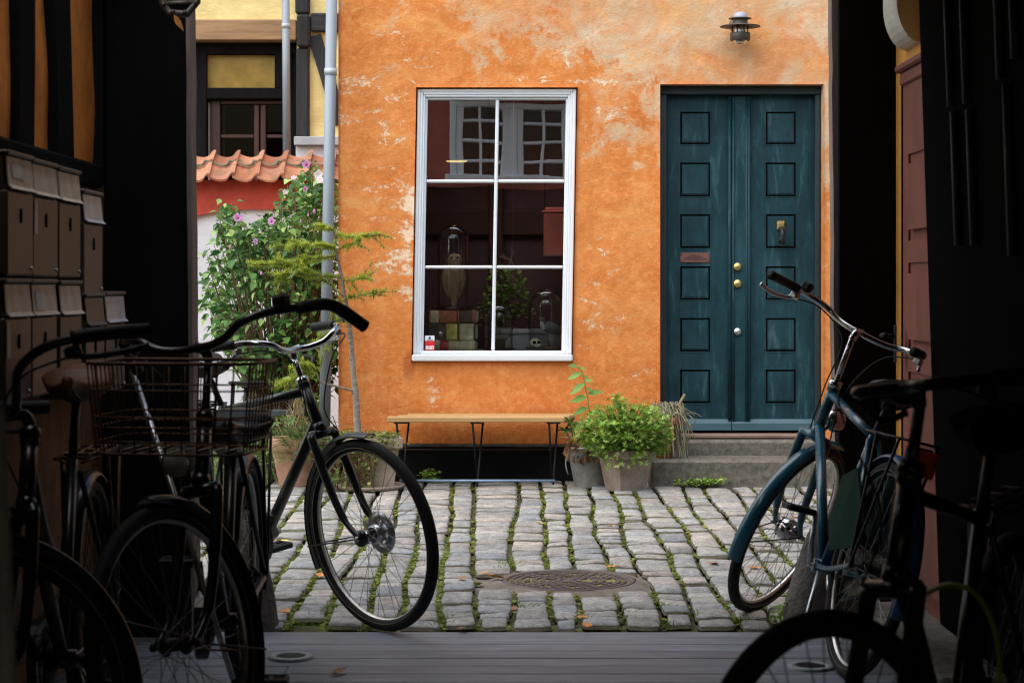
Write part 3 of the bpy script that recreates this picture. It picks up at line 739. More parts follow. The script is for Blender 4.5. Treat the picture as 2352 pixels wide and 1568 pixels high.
# burglar alarm sticker on the glass
b = MB(); ys = gy-.012
def stk(px0, px1, py0, py1, dy=0):
    v = [(wx(px0), ys-dy, wz(py1)), (wx(px1), ys-dy, wz(py1)), (wx(px1), ys-dy, wz(py0)), (wx(px0), ys-dy, wz(py0))]; b.add(v, [(0, 1, 2, 3)])
b.cur = 0; stk(975, 997, 771, 804.5); b.cur = 1; stk(975, 997, 783, 804.5, .001)
b.cur = 0
for k in range(3): stk(977+6.4*k, 982.6+6.4*k, 795, 803, .002)
b.cur = 1
for k in range(3): stk(979+6.4*k, 980.6+6.4*k, 797, 801, .003)
b.cur = 2; c = (wx(986), wz(776.5)); b.add([(c[0]+.0085*math.sin(k*1.2566), ys-.002, c[1]+.0085*math.cos(k*1.2566)) for k in range(5)], [(0, 1, 2, 3, 4)])
stk(979, 993, 780.4, 781.4, .002)
b.build('sticker', [M['white'], M['stred'], M['stblue']], wobj, True)

# door
YD = YW+.15
b = MB()
b.box((DO[0]+.002, YD-.07, .30), (DO[0]+.050, YD+.06, DO[3]-.055), .006); b.box((DO[1]-.036, YD-.07, .30), (DO[1]-.002, YD+.06, DO[3]-.055), .006)
b.box((DO[0]+.002, YD-.075, DO[3]-.054), (DO[1]-.002, YD+.06, DO[3]-.002), .006)
frame = b.build('door_frame', surf('door_frame_paint', (0.010, 0.026, 0.034), 0.5, 0, 0.4, 8, 0.2, 50, (1, 1, .2)), house, True)
b = MB(); b.box((DO[0]-.2, YW+.155, .0), (DO[1]+.2, YW+.5, DO[3]+.2)); b.build('hall', M['dark'], house, True)
PY = [(252, 328), (370, 449), (490, 569), (611, 689), (731, 809), (851, 929)]
dz0 = wz(966)
def leafdoor(px0, px1, q0, q1):
    b = MB(); g = 0.012; bd = .0075
    a0, a1 = wx(q0), wx(q1)
    xs_ = sorted([wx(px0), wx(px1), a0-bd, a0, a0+g, a0+g+bd, a1-g-bd, a1-g, a1, a1+bd]); zs_ = [dz0, DO[3]-.056]
    for (a, c) in PY: zs_ += [wz(a)+bd, wz(a), wz(a)-g, wz(a)-g-bd, wz(c)+g+bd, wz(c)+g, wz(c), wz(c)-bd]
    zs_ = sorted(zs_)
    def dp(x, z):
        for (a, c) in PY:
            if a0-bd < x < a1+bd and wz(c)-bd < z < wz(a)+bd:
                if a0+g+bd < x < a1-g-bd and wz(c)+g+bd < z < wz(a)-g-bd: return -.0065
                if a0+g < x < a1-g and wz(c)+g < z < wz(a)-g: return -.0025
                if a0 < x < a1 and wz(c) < z < wz(a): return .014
                return -.003
        return 0.0
    b.cells(xs_, zs_, dp, YD)
    return b
dl = leafdoor(1534.5, 1687, 1567, 1637).build('door_leaf', M['door'], house, True)
dr = leafdoor(1722, 1878.5, 1766, 1836).build('door_leaf', M['door'], house, True)
b = MB()
b.box((wx(1687), YD-.028, dz0-.01), (wx(1722), YD+.02, DO[3]-.056), .004)
for px in (1681, 1690, 1720, 1726): b.tube([(wx(px), YD-.026, dz0-.005), (wx(px), YD-.026, DO[3]-.06)], .0095, 10)
b.build('centre_post', M['door'], house, True)
b = MB()
for (p0, p1) in ((1534.5, 1685), (1686, 1878)):
    x0, x1 = wx(p0), wx(p1)
    pr = [(YD-.006, dz0+.002), (YD-.012, wz(966)), (YD-.034, wz(975)), (YD-.036, wz(991)), (YD+.02, wz(991))]
    vs = [(x, y, z) for x in (x0, x1-.002) for (y, z) in pr]
    n = len(pr); b.add(vs, [(k, k+1, n+k+1, n+k) for k in range(n-1)]+[tuple(range(n)), tuple(range(2*n-1, n-1, -1))])
b.build('kickboard', surf('kickboard_lit_tone', (0.05, 0.115, 0.15), 0.5, 0, 0.25, 7, 0.1, 50, (.3, 1, 1)), house, True)  # lighter than the leaves: light on the angled top is in the colour
for (px, py, m, r) in ((1697, 612, 'brass', .0245), (1697, 651, 'brass', .0245), (1697, 762, 'steel', .0225)):
    q = Vector((wx(px)+.004, YD-.03, wz(py))); Mx = Matrix.Translation(q) @ Matrix.Rotation(R(90), 4, 'X')
    b = MB(); b.lathe([(0.0001, .026), (r*.55, .026), (r*.62, .022), (r*.9, .023), (r, .017), (r, .004), (r*.8, 0), (r*.8, -.01)], 24, Mx)
    b.build('door_knob' if m == 'brass' else 'door_lock', M[m], house, True)
b = MB(); q = Vector((wx(1801), YD-.002, wz(517)))      # hand knocker
b.box((q.x-.026, q.y-.018, q.z-.026), (q.x+.026, q.y, q.z+.03), .006); b.box((q.x-.02, q.y-.03, q.z-.018), (q.x+.02, q.y-.017, q.z+.02), .005)
kn = b.build('knocker', M['brass'], house, True)
b = MB(); b.tube(spline([(q.x, q.y-.03, q.z-.012), (q.x+.004, q.y-.05, q.z-.045), (q.x+.002, q.y-.05, q.z-.085), (q.x, q.y-.035, q.z-.108)]), [.012, .013, .014, .015, .016, .017, .017, .018, .018, .018, .018, .019, .02, .02, .021, .021, .021, .018, .010], 12)
for k in range(4): b.tube([(q.x-.014+.009*k, q.y-.062, q.z-.075), (q.x-.013+.009*k, q.y-.058, q.z-.105)], .005, 8)
b.build('knocker_hand', M['iron'], kn, True)
b = MB(); b.box((wx(1567), YD-.007, wz(602)), (wx(1636), YD-.0025, wz(580)), .002)
pl = b.build('name_plaque', M['plaque'], house, True)
b = MB()
for (px0, px1, py) in ((1590, 1612, 585.5), (1581, 1621, 590), (1576, 1627, 594.5)):
    x = wx(px0)
    while x < wx(px1):
        w = random.uniform(.004, .011); b.box((x, YD-.0085, wz(py)-.0025), (min(x+w, wx(px1)), YD-.0072, wz(py)+.0025)); x += w+.003
for (px, py) in ((1570, 583), (1633, 583), (1570, 599), (1633, 599)): b.ball((wx(px), YD-.008, wz(py)), .003, 8, 5)
b.build('plaque_lettering', M['iron'], pl, True)
b = MB(); b.box((DO[0]+.001, YW+.02, wz(1007)), (DO[1]-.001, YW+.30, wz(998)), .006); b.build('threshold', M['threshold'], house, True)
b = MB(); b.box((wx(1500), YW-.06, -.1), (2.35, YW+.16, wz(1009)), .016)
def rough(mb, amp, fr):
    for v in mb.v: v.y += amp*nz(v.x*fr, v.z*fr); v.z += amp*.6*nz(v.x*fr, v.y*fr, 4)
b.build('door_step', M['stone'], house, True)
b = MB(); b.box((wx(1485), YW-.40, -.1), (2.40, YW-.062, .165), .014); b.build('door_step', M['stone'], house, True)

# wall lamp over the door
q = P(1700, 60, YW-.17)
lamp = thing('wall_lamp', 'patinated metal wall lamp with wide disc above the teal door', 'lamp', (q.x, YW, q.z))
k = 1/F*(YW-.17)
def lz(py): return (60-py)*k
Mx = Matrix.Translation(q)
b = MB(); b.lathe([(.0001, lz(27)), (.025, lz(28)), (.042, lz(33)), (.047, lz(40)), (.047, lz(42))], 24, Mx); b.build('cap', M['lampcap'], lamp, True)
b = MB(); b.lathe([(.047, lz(41)), (.070, lz(42.5)), (.070, lz(44)), (.050, lz(44.5)), (.046, lz(46)), (.046, lz(55)), (.048, lz(56)), (.118, lz(60)), (.125, lz(62)), (.118, lz(62.5)), (.046, lz(59)), (.044, lz(57))], 32, Mx); b.build('shade_disc', M['lampmetal'], lamp, True)
b = MB(); b.lathe([(.038, lz(57)), (.040, lz(76))], 24, Mx); b.lathe([(.042, lz(93)), (.042, lz(96)), (.034, lz(101)), (.018, lz(104)), (.0001, lz(105))], 24, Mx); b.build('globe', M['lampglass'], lamp, True)
b = MB(); b.lathe([(.046, lz(75)), (.060, lz(76)), (.062, lz(78)), (.062, lz(93)), (.058, lz(94)), (.044, lz(94)), (.044, lz(78)), (.046, lz(75))], 28, Mx)
for a in range(6): b.tube([(q.x+.047*math.cos(a*1.047), q.y+.047*math.sin(a*1.047), q.z+lz(56)), (q.x+.047*math.cos(a*1.047), q.y+.047*math.sin(a*1.047), q.z+lz(77))], .0035, 6)
b.build('cage', M['lampmetal'], lamp, True)
b = MB(); b.tube([(q.x, q.y+.04, q.z+lz(50)), (q.x, YW+.01, q.z+lz(50))], .014, 10); b.disc((q.x, YW-.006, q.z+lz(50)), (0, 1, 0), .05, 20, .02); b.build('bracket', M['lampmetal'], lamp, True)
b = MB(); b.ball((q.x, q.y, q.z+lz(68)), .024, 12, 8); b.build('bulb', M['whitelens'], lamp, True)

# rain pipes
def pipe(pts, r, name, label, joints):
    t = thing(name, label, 'rain pipe', pts[0])
    b = MB(); b.tube(pts, r, 18); b.build('tube', M['zinc'], t, True)
    for z in joints:
        a, c = Vector(pts[0]), Vector(pts[-1]); f = (z-a.z)/(c.z-a.z); p = a.lerp(c, f)
        b = MB(); b.tube([p+Vector((0, 0, -.02)), p+Vector((0, 0, .02))], r+.0035, 18); b.tube([p, p+Vector((.02, .18, 0))], .006, 8); b.build('bracket', M['zincf'], t, True)
    return t
pipe([P(744, 972, 11.72)-Vector((0, 0, .3)), P(763, -60, 11.72)], .0345, 'rain_pipe', 'grey zinc rain pipe at the corner of the orange house', [P(0, 165, 11.72).z, P(0, 700, 11.72).z])
pipe([P(659, 420, 16.7), P(656, -60, 16.7)], .034, 'rain_pipe', 'slim zinc rain pipe in front of the yellow house window', [P(0, 60, 16.7).z])

# ================================================================ YELLOW HOUSE
YY = 17.2
def yx(px): return (px-1176)/F*YY
def yz(py): return CAMZ-(py-653)/F*YY
yh = thing('yellow_house', 'yellow half-timbered house behind the tiled garden wall', 'house', (yx(600), YY, 0))
b = MB()
def yb(mb, px0, px1, py0, py1, y0=0, y1=.3, bev=0.0): mb.box((yx(px0), YY+y0, yz(py1)), (yx(px1), YY+y1, yz(py0)), bev)
n0 = len(b.v)
def ywall(px0, px1, py0, py1):
    nx_, nz2 = max(1, int((px1-px0)/8)), max(1, int((py1-py0)/8)); base = len(b.v)
    for i in range(nx_+1):
        for j in range(nz2+1):
            x = yx(px0+(px1-px0)*i/nx_); z = yz(py1+(py0-py1)*j/nz2)
            b.v.append(Vector((x, YY-.02+.012*nz(x*3, z*4)+.005*nz(x*11, z*13), z)))
    for i in range(nx_):
        for j in range(nz2):
            a = base+i*(nz2+1)+j; b.f.append((a, a+nz2+1, a+nz2+2, a+1)); b.sm.append(True); b.mi.append(0)
ywall(60, 1000, -500, 48); ywall(682, 1000, 48, 316); b.build('wall', M['yellow'], yh, True)
b = MB(); yb(b, 60, 683, 48, 96, -.10, .2, .01); b.build('lintel', M['lintel'], yh, True)
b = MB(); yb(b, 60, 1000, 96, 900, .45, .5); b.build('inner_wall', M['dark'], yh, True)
b = MB(); yb(b, 60, 682, 97, 122, .06, .40); yb(b, 440, 471, 122, 360, .06, .42); yb(b, 629, 660, 122, 200, .06, .42); yb(b, 660, 682, 97, 360, .10, .4); yb(b, 471, 660, 200, 226, .06, .42, .01)
b.build('opening_frame', M['black'], yh, True)
b = MB(); yb(b, 471, 629, 123, 199, .14, .18); b.build('ochre_transom', M['yglass'], yh, True)
b = MB()
yb(b, 478, 500, 227, 420, .15, .25, .006); yb(b, 578, 590, 237, 420, .15, .25, .006); yb(b, 593, 606, 237, 420, .151, .25, .006); yb(b, 655, 672, 227, 420, .15, .25, .006); yb(b, 500.5, 654, 227, 236, .15, .25, .006)
yb(b, 501, 577, 306, 314, .16, .24, .004); yb(b, 607, 654, 306, 314, .16, .24, .004)
cw = b.build('casement_window', M['redwood'], yh, True)
b = MB(); yb(b, 500, 578, 236, 420, .20, .204); yb(b, 606, 655, 236, 420, .20, .204); b.build('pane', M['pane2'], cw, True)
b = MB(); yb(b, 473, 477, 232, 420, .13, .2); yb(b, 503, 508, 240, 420, .23, .26); b.build('curtain_edge', surf('curtain', (0.22, 0.20, 0.17), .9, 0, .2, 8, .1), yh, True)
b = MB(); yb(b, 680, 713, -500, 36, -.09, .1, .02); yb(b, 684, 714, 37, 112, -.11, .1, .02); yb(b, 682, 712, 113, 316, -.08, .1, .015); b.build('timber_post', M['timber'], yh, True)
b = MB(); yb(b, 714.5, 1000, 33, 76, -.08, .1, .015); b.build('timber_beam', M['timberh'], yh, True)
b = MB(); a0, a1 = P(722, 82, YY-.05), P(768, 232, YY-.05); a1 = a0+(a1-a0)*1.35
w = Vector((.058, 0, .015)); b.add([a0-w, a0+w, a1+w, a1-w, a0-w+Vector((0, .1, 0)), a0+w+Vector((0, .1, 0)), a1+w+Vector((0, .1, 0)), a1-w+Vector((0, .1, 0))], [(0, 1, 2, 3), (0, 4, 5, 1), (1, 5, 6, 2), (2, 6, 7, 3), (3, 7, 4, 0)])
b.build('timber_brace', M['timber'], yh, True)
b = MB(); yb(b, 679, 1000, 316, 336, -.13, .2, .006); b.build('flashing', M['zincf'], yh, True)
b = MB(); yb(b, 681, 1000, 337, 1000, -.06, .2); b.build('base_wall', M['whiteold'], yh, True)

# ================================================================ GARDEN WALL
YG = 15.5
def gx(px): return (px-1176)/F*YG
def gz(py): return CAMZ-(py-653)/F*YG
gw = thing('garden_wall', 'whitewashed garden wall with red band under clay pantile coping', 'wall', (gx(600), YG, 0))
b = MB(); base = 0; nx_, nz2 = 60, 40; x0, x1, z0, z1 = gx(150), gx(840), -.1, gz(470)
for i in range(nx_+1):
    for j in range(nz2+1):
        x = x0+(x1-x0)*i/nx_; z = z0+(z1-z0)*j/nz2
        b.v.append(Vector((x, YG+.008*nz(x*3, z*3)+.006*math.sin(z*85)*.5*(1+nz(x*2, z*2))*.5, z)))
for i in range(nx_):
    for j in range(nz2):
        a = i*(nz2+1)+j; b.f.append((a, a+nz2+1, a+nz2+2, a+1)); b.sm.append(True); b.mi.append(0)
b.box((x0, YG+.02, -.1), (x1, YG+.3, gz(420))); b.build('wall', M['whiteold'], gw, True)
b = MB()     # red band, lower edge a flat arch
n = 50
top, bot = [], []
for i in range(n+1):
    x = x0+(x1-x0)*i/n; px = x/YG*F+1176
    zb = gz(481+ (max(0, 560-px)/110)**1.6*16 + max(0, px-640)*.02)
    top.append((x, YG-.045+.004*nz(x*4), gz(414))); bot.append((x, YG-.045+.004*nz(x*4, 3), zb))
for i in range(n):
    b.add([bot[i], bot[i+1], top[i+1], top[i]], [(0, 1, 2, 3)])
    q0, q1 = Vector(bot[i]), Vector(bot[i+1]); b.add([q0, q1, q1+Vector((0, .08, 0)), q0+Vector((0, .08, 0))], [(0, 1, 2, 3)])
b.build('red_band', M['redplaster'], gw, True)
def pantile(mb, x, yb_, zb, yt, zt, w, moss):
    # one S-shaped tile from eave to top
    pr = []
    for k in range(13):
        u = k/12
        pr.append((u*w*1.10, -.030*math.sin(u*math.pi*1.12-.15) if u < .72 else -.030*math.sin(.72*math.pi*1.12-.15)+.052*math.sin((u-.72)/.28*math.pi*.62)))
    vs = []; N = 3
    for j in range(N+1):
        f = j/N
        for (dx, dz) in pr: vs.append((x+dx, yb_+(yt-yb_)*f, zb+(zt-zb)*f+dz))
    m = len(pr); fs = [(j*m+k, j*m+k+1, (j+1)*m+k+1, (j+1)*m+k) for j in range(N) for k in range(m-1)]
    mb.add(vs, fs, True)
    lip = [(x+dx, yb_, zb+dz) for (dx, dz) in pr]+[(x+dx, yb_+.003, zb+dz-.016) for (dx, dz) in pr]
    mb.add(lip, [(k, k+1, m+k+1, m+k) for k in range(m-1)])
    mb.add([(v[0], v[1]+(.0), v[2]-.016) for v in vs], fs, True)
b = MB(); bl = MB()
tw = 0.197; e0z, e1z = gz(408), gz(353)
x = x0; k = 0
while x < x1:
    j = random.uniform(-.004, .004)
    pantile(b, x, YG-.20+j, e0z+j, YG-.04, e0z+.125, tw, 0)
    pantile(b, x+.006, YG-.075+j, e0z+.115, YG+.10, e1z+.008, tw, 0)
    bl.tube([(x+tw*u, YG-.062, e0z+.125-.032*math.sin(u*math.pi*1.12-.15)*(1 if u < .75 else -.6)) for u in [q/10 for q in range(11)]], .012, 6)
    x += tw
ot = b.build('pantile_coping', M['tile'], gw, True)
bl.build('mortar_joint', M['lichen'], ot, True)
# ================================================================ PASSAGE BUILDING
pb = thing('passage_building', 'dark timbered gateway building around the view with shaded end walls coloured black', 'building', (0, 6.76, 0))
XLW, XRW, ZC, YE = -1.42, 1.473, 2.55, 7.35
b = MB()       # lower left wall: rust-stained plaster
nx_, nz2 = 90, 34; base = 0
for i in range(nx_+1):
    for j in range(nz2+1):
        y = -1.4+8.1*i/nx_; z = -.05+1.66*j/nz2
        b.v.append(Vector((XLW+.012*nz(y*2, z*2)+.006*nz(y*7, z*7), y, z)))
for i in range(nx_):
    for j in range(nz2):
        a = i*(nz2+1)+j; b.f.append((a, a+nz2+1, a+nz2+2, a+1)); b.sm.append(True); b.mi.append(0)
b.build('lower_wall', M['rustwall'], pb, True)
b = MB(); base = 0; nx_, nz2 = 90, 16
for i in range(nx_+1):
    for j in range(nz2+1):
        y = -1.4+8.1*i/nx_; z = 1.55+1.05*j/nz2
        b.v.append(Vector((XLW-.02+.012*nz(y*3, z*3), y, z)))
for i in range(nx_):
    for j in range(nz2):
        a = i*(nz2+1)+j; b.f.append((a, a+nz2+1, a+nz2+2, a+1)); b.sm.append(True); b.mi.append(0)
b.build('infill_wall', M['panel'], pb, True)
def yAt(px, X): return F*X/(px-1176)
def stud(mb, y0, y1, z0, z1, X0, X1, lean=0, amp=.006):
    n = 14; base = len(mb.v)
    for k in range(n+1):
        z = z0+(z1-z0)*k/n; o = lean*(k/n-.5)
        w0, w1 = amp*nz(z*4, y0*3), amp*nz(z*4, y1*3, 5)
        for (x, y) in ((X0, y0+o+w0), (X1, y0+o+w0), (X1, y1+o+w1), (X0, y1+o+w1)): mb.v.append(Vector((x, y, z)))
    for k in range(n):
        for q in range(4):
            a = base+k*4; mb.f.append((a+q, a+(q+1) % 4, a+4+(q+1) % 4, a+4+q)); mb.sm.append(False); mb.mi.append(0)
for (pa, pc, ln) in ((37, 72, .02), (118, 154, -.10), (-60, -20, 0), (228, 300, 0)):
    b = MB(); stud(b, yAt(pa, XLW), yAt(pc, XLW), 1.60, 2.58, XLW-.05, XLW+.012, ln); b.build('timber_stud', M['black'], pb, True)
b = MB(); b.box((XLW-.05, -1.4, 1.545), (XLW+.03, 6.52, 1.625), .01); b.build('timber_rail', M['black'], pb, True)
b = MB(); b.box((-3.6, 6.66, -.1), (-1.125, 6.74, 3.4)); b.build('end_wall', M['black'], pb, True)  # wall faces away from daylight; its shade is put into the black colour
b = MB(); b.box((1.256, YE, -.1), (3.2, YE+.10, 2.9)); b.build('end_wall', M['black'], pb, True)
b = MB(); b.box((1.2, 6.58, ZC+.001), (3.2, YE-.001, ZC+.09)); b.build('bay_ceiling', M['black'], pb, True)
b = MB(); b.box((XLW-.3, -1.6, ZC), (XRW+.4, 4.2, ZC+.1)); b.box((-1.0, 4.2, ZC), (XRW+.4, 6.66, ZC+.1)); b.box((XLW-.3, 4.2, ZC), (XLW+.001, 6.66, ZC+.1)); b.box((XLW+.001, 6.4, ZC), (-1.0, 6.66, ZC+.1)); b.box((XLW-.3, -1.6, -.1), (-1.3, -1.45, ZC)); b.box((1.2, -1.6, -.1), (XRW+.4, -1.45, ZC)); b.box((-1.3, -1.6, .95), (1.2, -1.45, ZC)); b.build('ceiling', M['black'], pb, True)  # unseen slot over left wall and low rear opening added to let daylight in
def post(x0, x1, y0, y1, lean, name, mat):
    b = MB(); n = 40; base = 0
    for k in range(n+1):
        z = -.05+2.62*k/n; o = lean*(z-1.2)+.006*nz(z*2.3, x0*9)+.003*nz(z*9, x0)
        for (x, y) in ((x0+o, y0), (x1+o+.004*nz(z*6, 4), y0), (x1+o+.004*nz(z*6, 4), y1), (x0+o, y1)): b.v.append(Vector((x, y, z)))
    for k in range(n):
        for q in range(4): b.f.append((k*4+q, k*4+(q+1) % 4, k*4+4+(q+1) % 4, k*4+4+q)); b.sm.append(False); b.mi.append(0)
    return b.build(name, mat, pb, True)
post(-1.122, -1.108, 6.64, 6.765, -.010, 'timber_post', M['post'])
post(1.240, 1.30, YE+.03, YE+.115, -.009, 'timber_post', M['post'])
# right wall: ochre return, red door, dark joinery
b = MB(); b.box((XRW, 6.2, -.1), (XRW+.1, YE-.002, 2.58)); b.box((XRW+.1, -1.5, -.1), (XRW+.2, 6.25, 2.58)); b.build('ochre_wall', M['ochre'], pb, True)
b = MB(); ya, yb_, zt = 6.20, 7.165, 1.96
def dp(y, z):
    for (a, c) in ((1.38, 1.70), (.98, 1.30), (.62, .90), (.10, .54)):
        if 6.27 < y < 7.07 and a < z < c:
            if 6.31 < y < 7.03 and a+.04 < z < c-.04: return -.012
            return .008
    return 0.0
b.cells([ya, 6.27, 6.31, 7.03, 7.07, yb_], sorted([.02, zt, 1.38, 1.42, 1.66, 1.70, .98, 1.02, 1.26, 1.30, .62, .66, .86, .90, .10, .14, .50, .54]), dp, XRW-.010, fn=lambda v: (v[1], v[0], v[2]))
b.box((XRW-.02, ya, zt), (XRW-.0, yb_+.02, zt+.05), .006); b.box((XRW-.035, ya, zt+.05), (XRW-.0, yb_+.04, zt+.08), .008)
b.box((XRW-.009, yb_, .02), (XRW+.0, yb_+.004, zt))
rd = b.build('red_door', M['redpaint'], pb, True)
b = MB(); b.tube([(XRW-.05, 7.12, 1.03), (XRW-.10, 7.12, 1.03)], .008, 8); b.tube([(XRW-.10, 7.12, 1.03), (XRW-.10, 7.04, 1.035)], .009, 8); b.box((XRW-.052, 7.105, .93), (XRW-.046, 7.135, 1.07), .002); b.build('handle', M['iron'], rd, True)
b = MB(); b.box((XRW-.012, yb_+.005, .0), (XRW-.002, yb_+.028, zt)); b.build('door_gap', M['dark'], pb, True)
b = MB(); b.box((XRW-.22, 5.6, -.02), (XRW, 6.95, .07), .01); b.build('stone_sill', M['stone'], pb, True)
b = MB()
def jx(z): return 1.455-.034*z
n = 12
for k in range(n):
    z0, z1 = .0+2.58*k/n, 2.58*(k+1)/n
    b.add([(jx(z0), 1.0, z0), (jx(z0), 6.50, z0), (jx(z1), 6.50, z1), (jx(z1), 1.0, z1)], [(0, 1, 2, 3)])
    b.add([(jx(z0), 6.50, z0), (XRW+.1, 6.50, z0), (XRW+.1, 6.50, z1), (jx(z1), 6.50, z1)], [(0, 1, 2, 3)])
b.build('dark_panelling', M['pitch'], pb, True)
for (pa, za, zb) in ((2190, 1.78, 2.2), (2196, 1.34, 1.76), (2226, 1.77, 2.2), (2232, 1.34, 1.75), (2305, 1.8, 2.2), (2318, 1.3, 1.78), (2340, 1.84, 2.2)):
    b = MB(); X = 1.392; y = yAt(pa, X); b.tube([(jx(za)-.012, y, za), (jx(zb)-.012, y, zb)], .012, 8); b.build('reflection_bar', surf('reflection_bar_tone', (.05, .052, .055), .55, 0, .3, 8, .1), pb, True)  # paler bars stand in for dim reflections on the dark joinery
b = MB()      # plaster corbel
pr = [(1.385, 2.40), (1.385, 2.25)]+[(1.385+.09*(1-math.cos(t*1.57)), 2.25-.16*math.sin(t*1.57)) for t in [k/8 for k in range(1, 9)]]+[(1.48, 2.10), (1.48, 2.40)]
vs = [(x, y, z) for y in (6.9, 7.15) for (x, z) in pr]; m = len(pr)
b.add(vs, [(k, (k+1) % m, m+(k+1) % m, m+k) for k in range(m)]+[tuple(range(m)), tuple(range(2*m-1, m-1, -1))])
b.build('corbel', M['corbel'], pb, True)
# facade over the gateway (mirrored in the shop window)
YFc = 6.76
b = MB()
W1 = (-.56, .56, 2.64, 3.35); W2 = (-1.75, -.80, 2.64, 3.35); W3 = (.95, 1.9, 2.64, 3.35)
xs_ = sorted([-3.6, -1.75, -.80, -.56, .56, .95, 1.9, 3.2]); zs_ = [2.55, 2.64, 3.35, 3.45]
for i in range(len(xs_)-1):
    for j in range(3):
        xm = (xs_[i]+xs_[i+1])/2
        if j == 1 and any(w[0] < xm < w[1] for w in (W1, W2)): continue
        b.box((xs_[i], YFc-.016, zs_[j]), (xs_[i+1], YFc, zs_[j+1]))
b.build('facade', M['reddark'], pb, True)
b = MB(); b.add([(-.55, 6.9, 3.43), (3.2, 6.9, 3.43), (3.2, 2.0, 4.0), (-.55, 2.0, 4.0)], [(0, 1, 2, 3)]); b.build('roof', M['roof'], pb, True)  # unseen roof, kept low and cut off at left to light the ceiling slot
for w in (W1, W2):
    b = MB(); l, r, z0, z1 = w; y0, y1 = YFc-.10, YFc+.03
    for (a, c) in ((l, l+.05), (r-.05, r), ((l+r)/2-.045, (l+r)/2+.045)): b.box((a, y0, z0+.04), (c, y1, z1-.05), .006)
    b.box((l, y0+.002, z1-.05), (r, y1-.002, z1), .006); b.box((l-.04, y0, z0-.02), (r+.04, y1+.05, z0+.04), .006)
    for (a, c) in ((l+.05, (l+r)/2-.045), ((l+r)/2+.045, r-.05)):
        b.box((a, y0+.02, z0+.04), (a+.06, y1-.01, z1-.05), .005); b.box((c-.06, y0+.02, z0+.04), (c, y1-.01, z1-.05), .005)
        b.box(((a+c)/2-.014, y0+.03, z0+.04), ((a+c)/2+.014, y1-.015, z1-.05), .004)
        for k in range(1, 4): z = z0+(z1-z0)*k/4; b.box((a+.06, y0+.031, z-.012), (c-.06, y1-.016, z+.012), .004)
    fw = b.build('casement_window', M['white'], pb, True)
    b = MB(); b.box((l+.06, YFc-.05, z0+.05), (r-.06, YFc-.045, z1-.06)); b.build('pane', surf('upper_pane', (.02, .024, .02), .12, 0, .2, 4, 0), fw, True)

# guard stones
for (px, py, Y, lab) in ((572, 1447, 6.90, 'rounded granite guard stone at the foot of the gateway post behind the black bicycles'), (1868, 1430, 6.90, 'rounded granite guard stone beside the teal bicycle front wheel')):
    q = P(px, py, Y); q.z = 0; b = MB(); n, m = 22, 16; vs = []
    for i in range(m+1):
        f = i/m; rr = .155*math.cos(f*1.5708)**.55*(1-.25*f) if i < m else .001
        for k in range(n):
            a = 6.283*k/n; d = 1+.12*nz(math.cos(a)*1.5, math.sin(a)*1.5, f*2+px)
            vs.append((rr*d*math.cos(a), rr*d*.9*math.sin(a), -.06+.44*f))
    b.add(vs, [(i*n+k, i*n+(k+1) % n, (i+1)*n+(k+1) % n, (i+1)*n+k) for i in range(m) for k in range(n)], True)
    o = b.build('guard_stone', M['granite']); o.location = q+Vector((-.03 if px < 1000 else .03, 0, 0)); tag(o, lab, 'guard stone', 'guard stones at the gateway')

# ---------------------------------------------------------------- mailboxes
XM = -1.275
def mailbox(name, body, flap):
    t = thing(name, None, 'mailbox', (0, 0, 0), 'mailboxes on the passage wall')
    w, h, d = .285, .318, .14
    b = MB(); b.box((-d, -w/2, 0), (0, w/2, h-.10), .006); b.box((-d, -w/2, h-.099), (-.012, w/2, h-.012), .004); b.build('body', body, t)
    b = MB(); b.box((-d-.002, -w/2-.002, h-.012), (.004, w/2+.002, h), .004); b.build('lid', body, t)
    b = MB(); vs = [(-.004, -w/2+.008, h-.016), (-.004, w/2-.008, h-.016), (.003, w/2-.008, h-.088), (.003, -w/2+.008, h-.088), (.013, w/2-.008, h-.098), (.013, -w/2+.008, h-.098)]
    b.add(vs+[(x-.004, y, z) for (x, y, z) in vs], [(0, 1, 2, 3), (3, 2, 4, 5), (6, 7, 8, 9), (9, 8, 10, 11), (0, 6, 7, 1), (5, 4, 10, 11), (1, 2, 8, 7), (2, 4, 10, 8), (0, 3, 9, 6), (3, 5, 11, 9)])
    b.build('flap', flap, t)
    b = MB(); Mx = Matrix.Translation((.001, 0, .155)) @ Matrix.Rotation(R(90), 4, 'Y') @ Matrix.Scale(.45, 4, (0, 1, 0)); b.lathe([(.0001, .004), (.017, .004), (.02, 0), (.02, -.004)], 18, Mx); b.build('lock', M['iron'], t)
    b = MB(); b.ball((.001, w/2-.03, .02), .006, 8, 6); b.build('stud', M['steel'], t)
    return t
mb1 = mailbox('mailbox', M['mailbox'], M['flap']); mb2 = mailbox('mailbox', M['mailgrey'], M['flapgrey'])
ycol = [yAt(px, XM) for px in (10, 75, 137, 191, 238, 286)]
first = {1: True, 2: True}
def put(kind, c, ztop, lab, note=None, sx=1.0):
    src = mb1 if kind == 1 else mb2
    o = src if first[kind] else copy_tree(src); first[kind] = False
    w = ycol[c+1]-ycol[c]
    o.location = (XM+random.uniform(-.006, .006), (ycol[c]+ycol[c+1])/2, ztop-.318); o['label'] = lab
    o.scale = (1, (w-.024)/.285, 1); 
    return o
A = put(1, 0, 1.560, 'brown mailbox with a plain pale flap, upper row, leftmost')
B_ = put(1, 1, 1.558, 'brown mailbox with a white slip beside its lock, upper row, second from the left')
put(1, 2, 1.556, 'brown mailbox with crumpled notices on its flap, upper row, third from the left')
C_ = put(1, 0, 1.236, 'brown mailbox with a white slip beside its lock, lower row, leftmost')
D_ = put(1, 1, 1.235, 'brown mailbox with a torn sticker on its flap, lower row, second from the left')
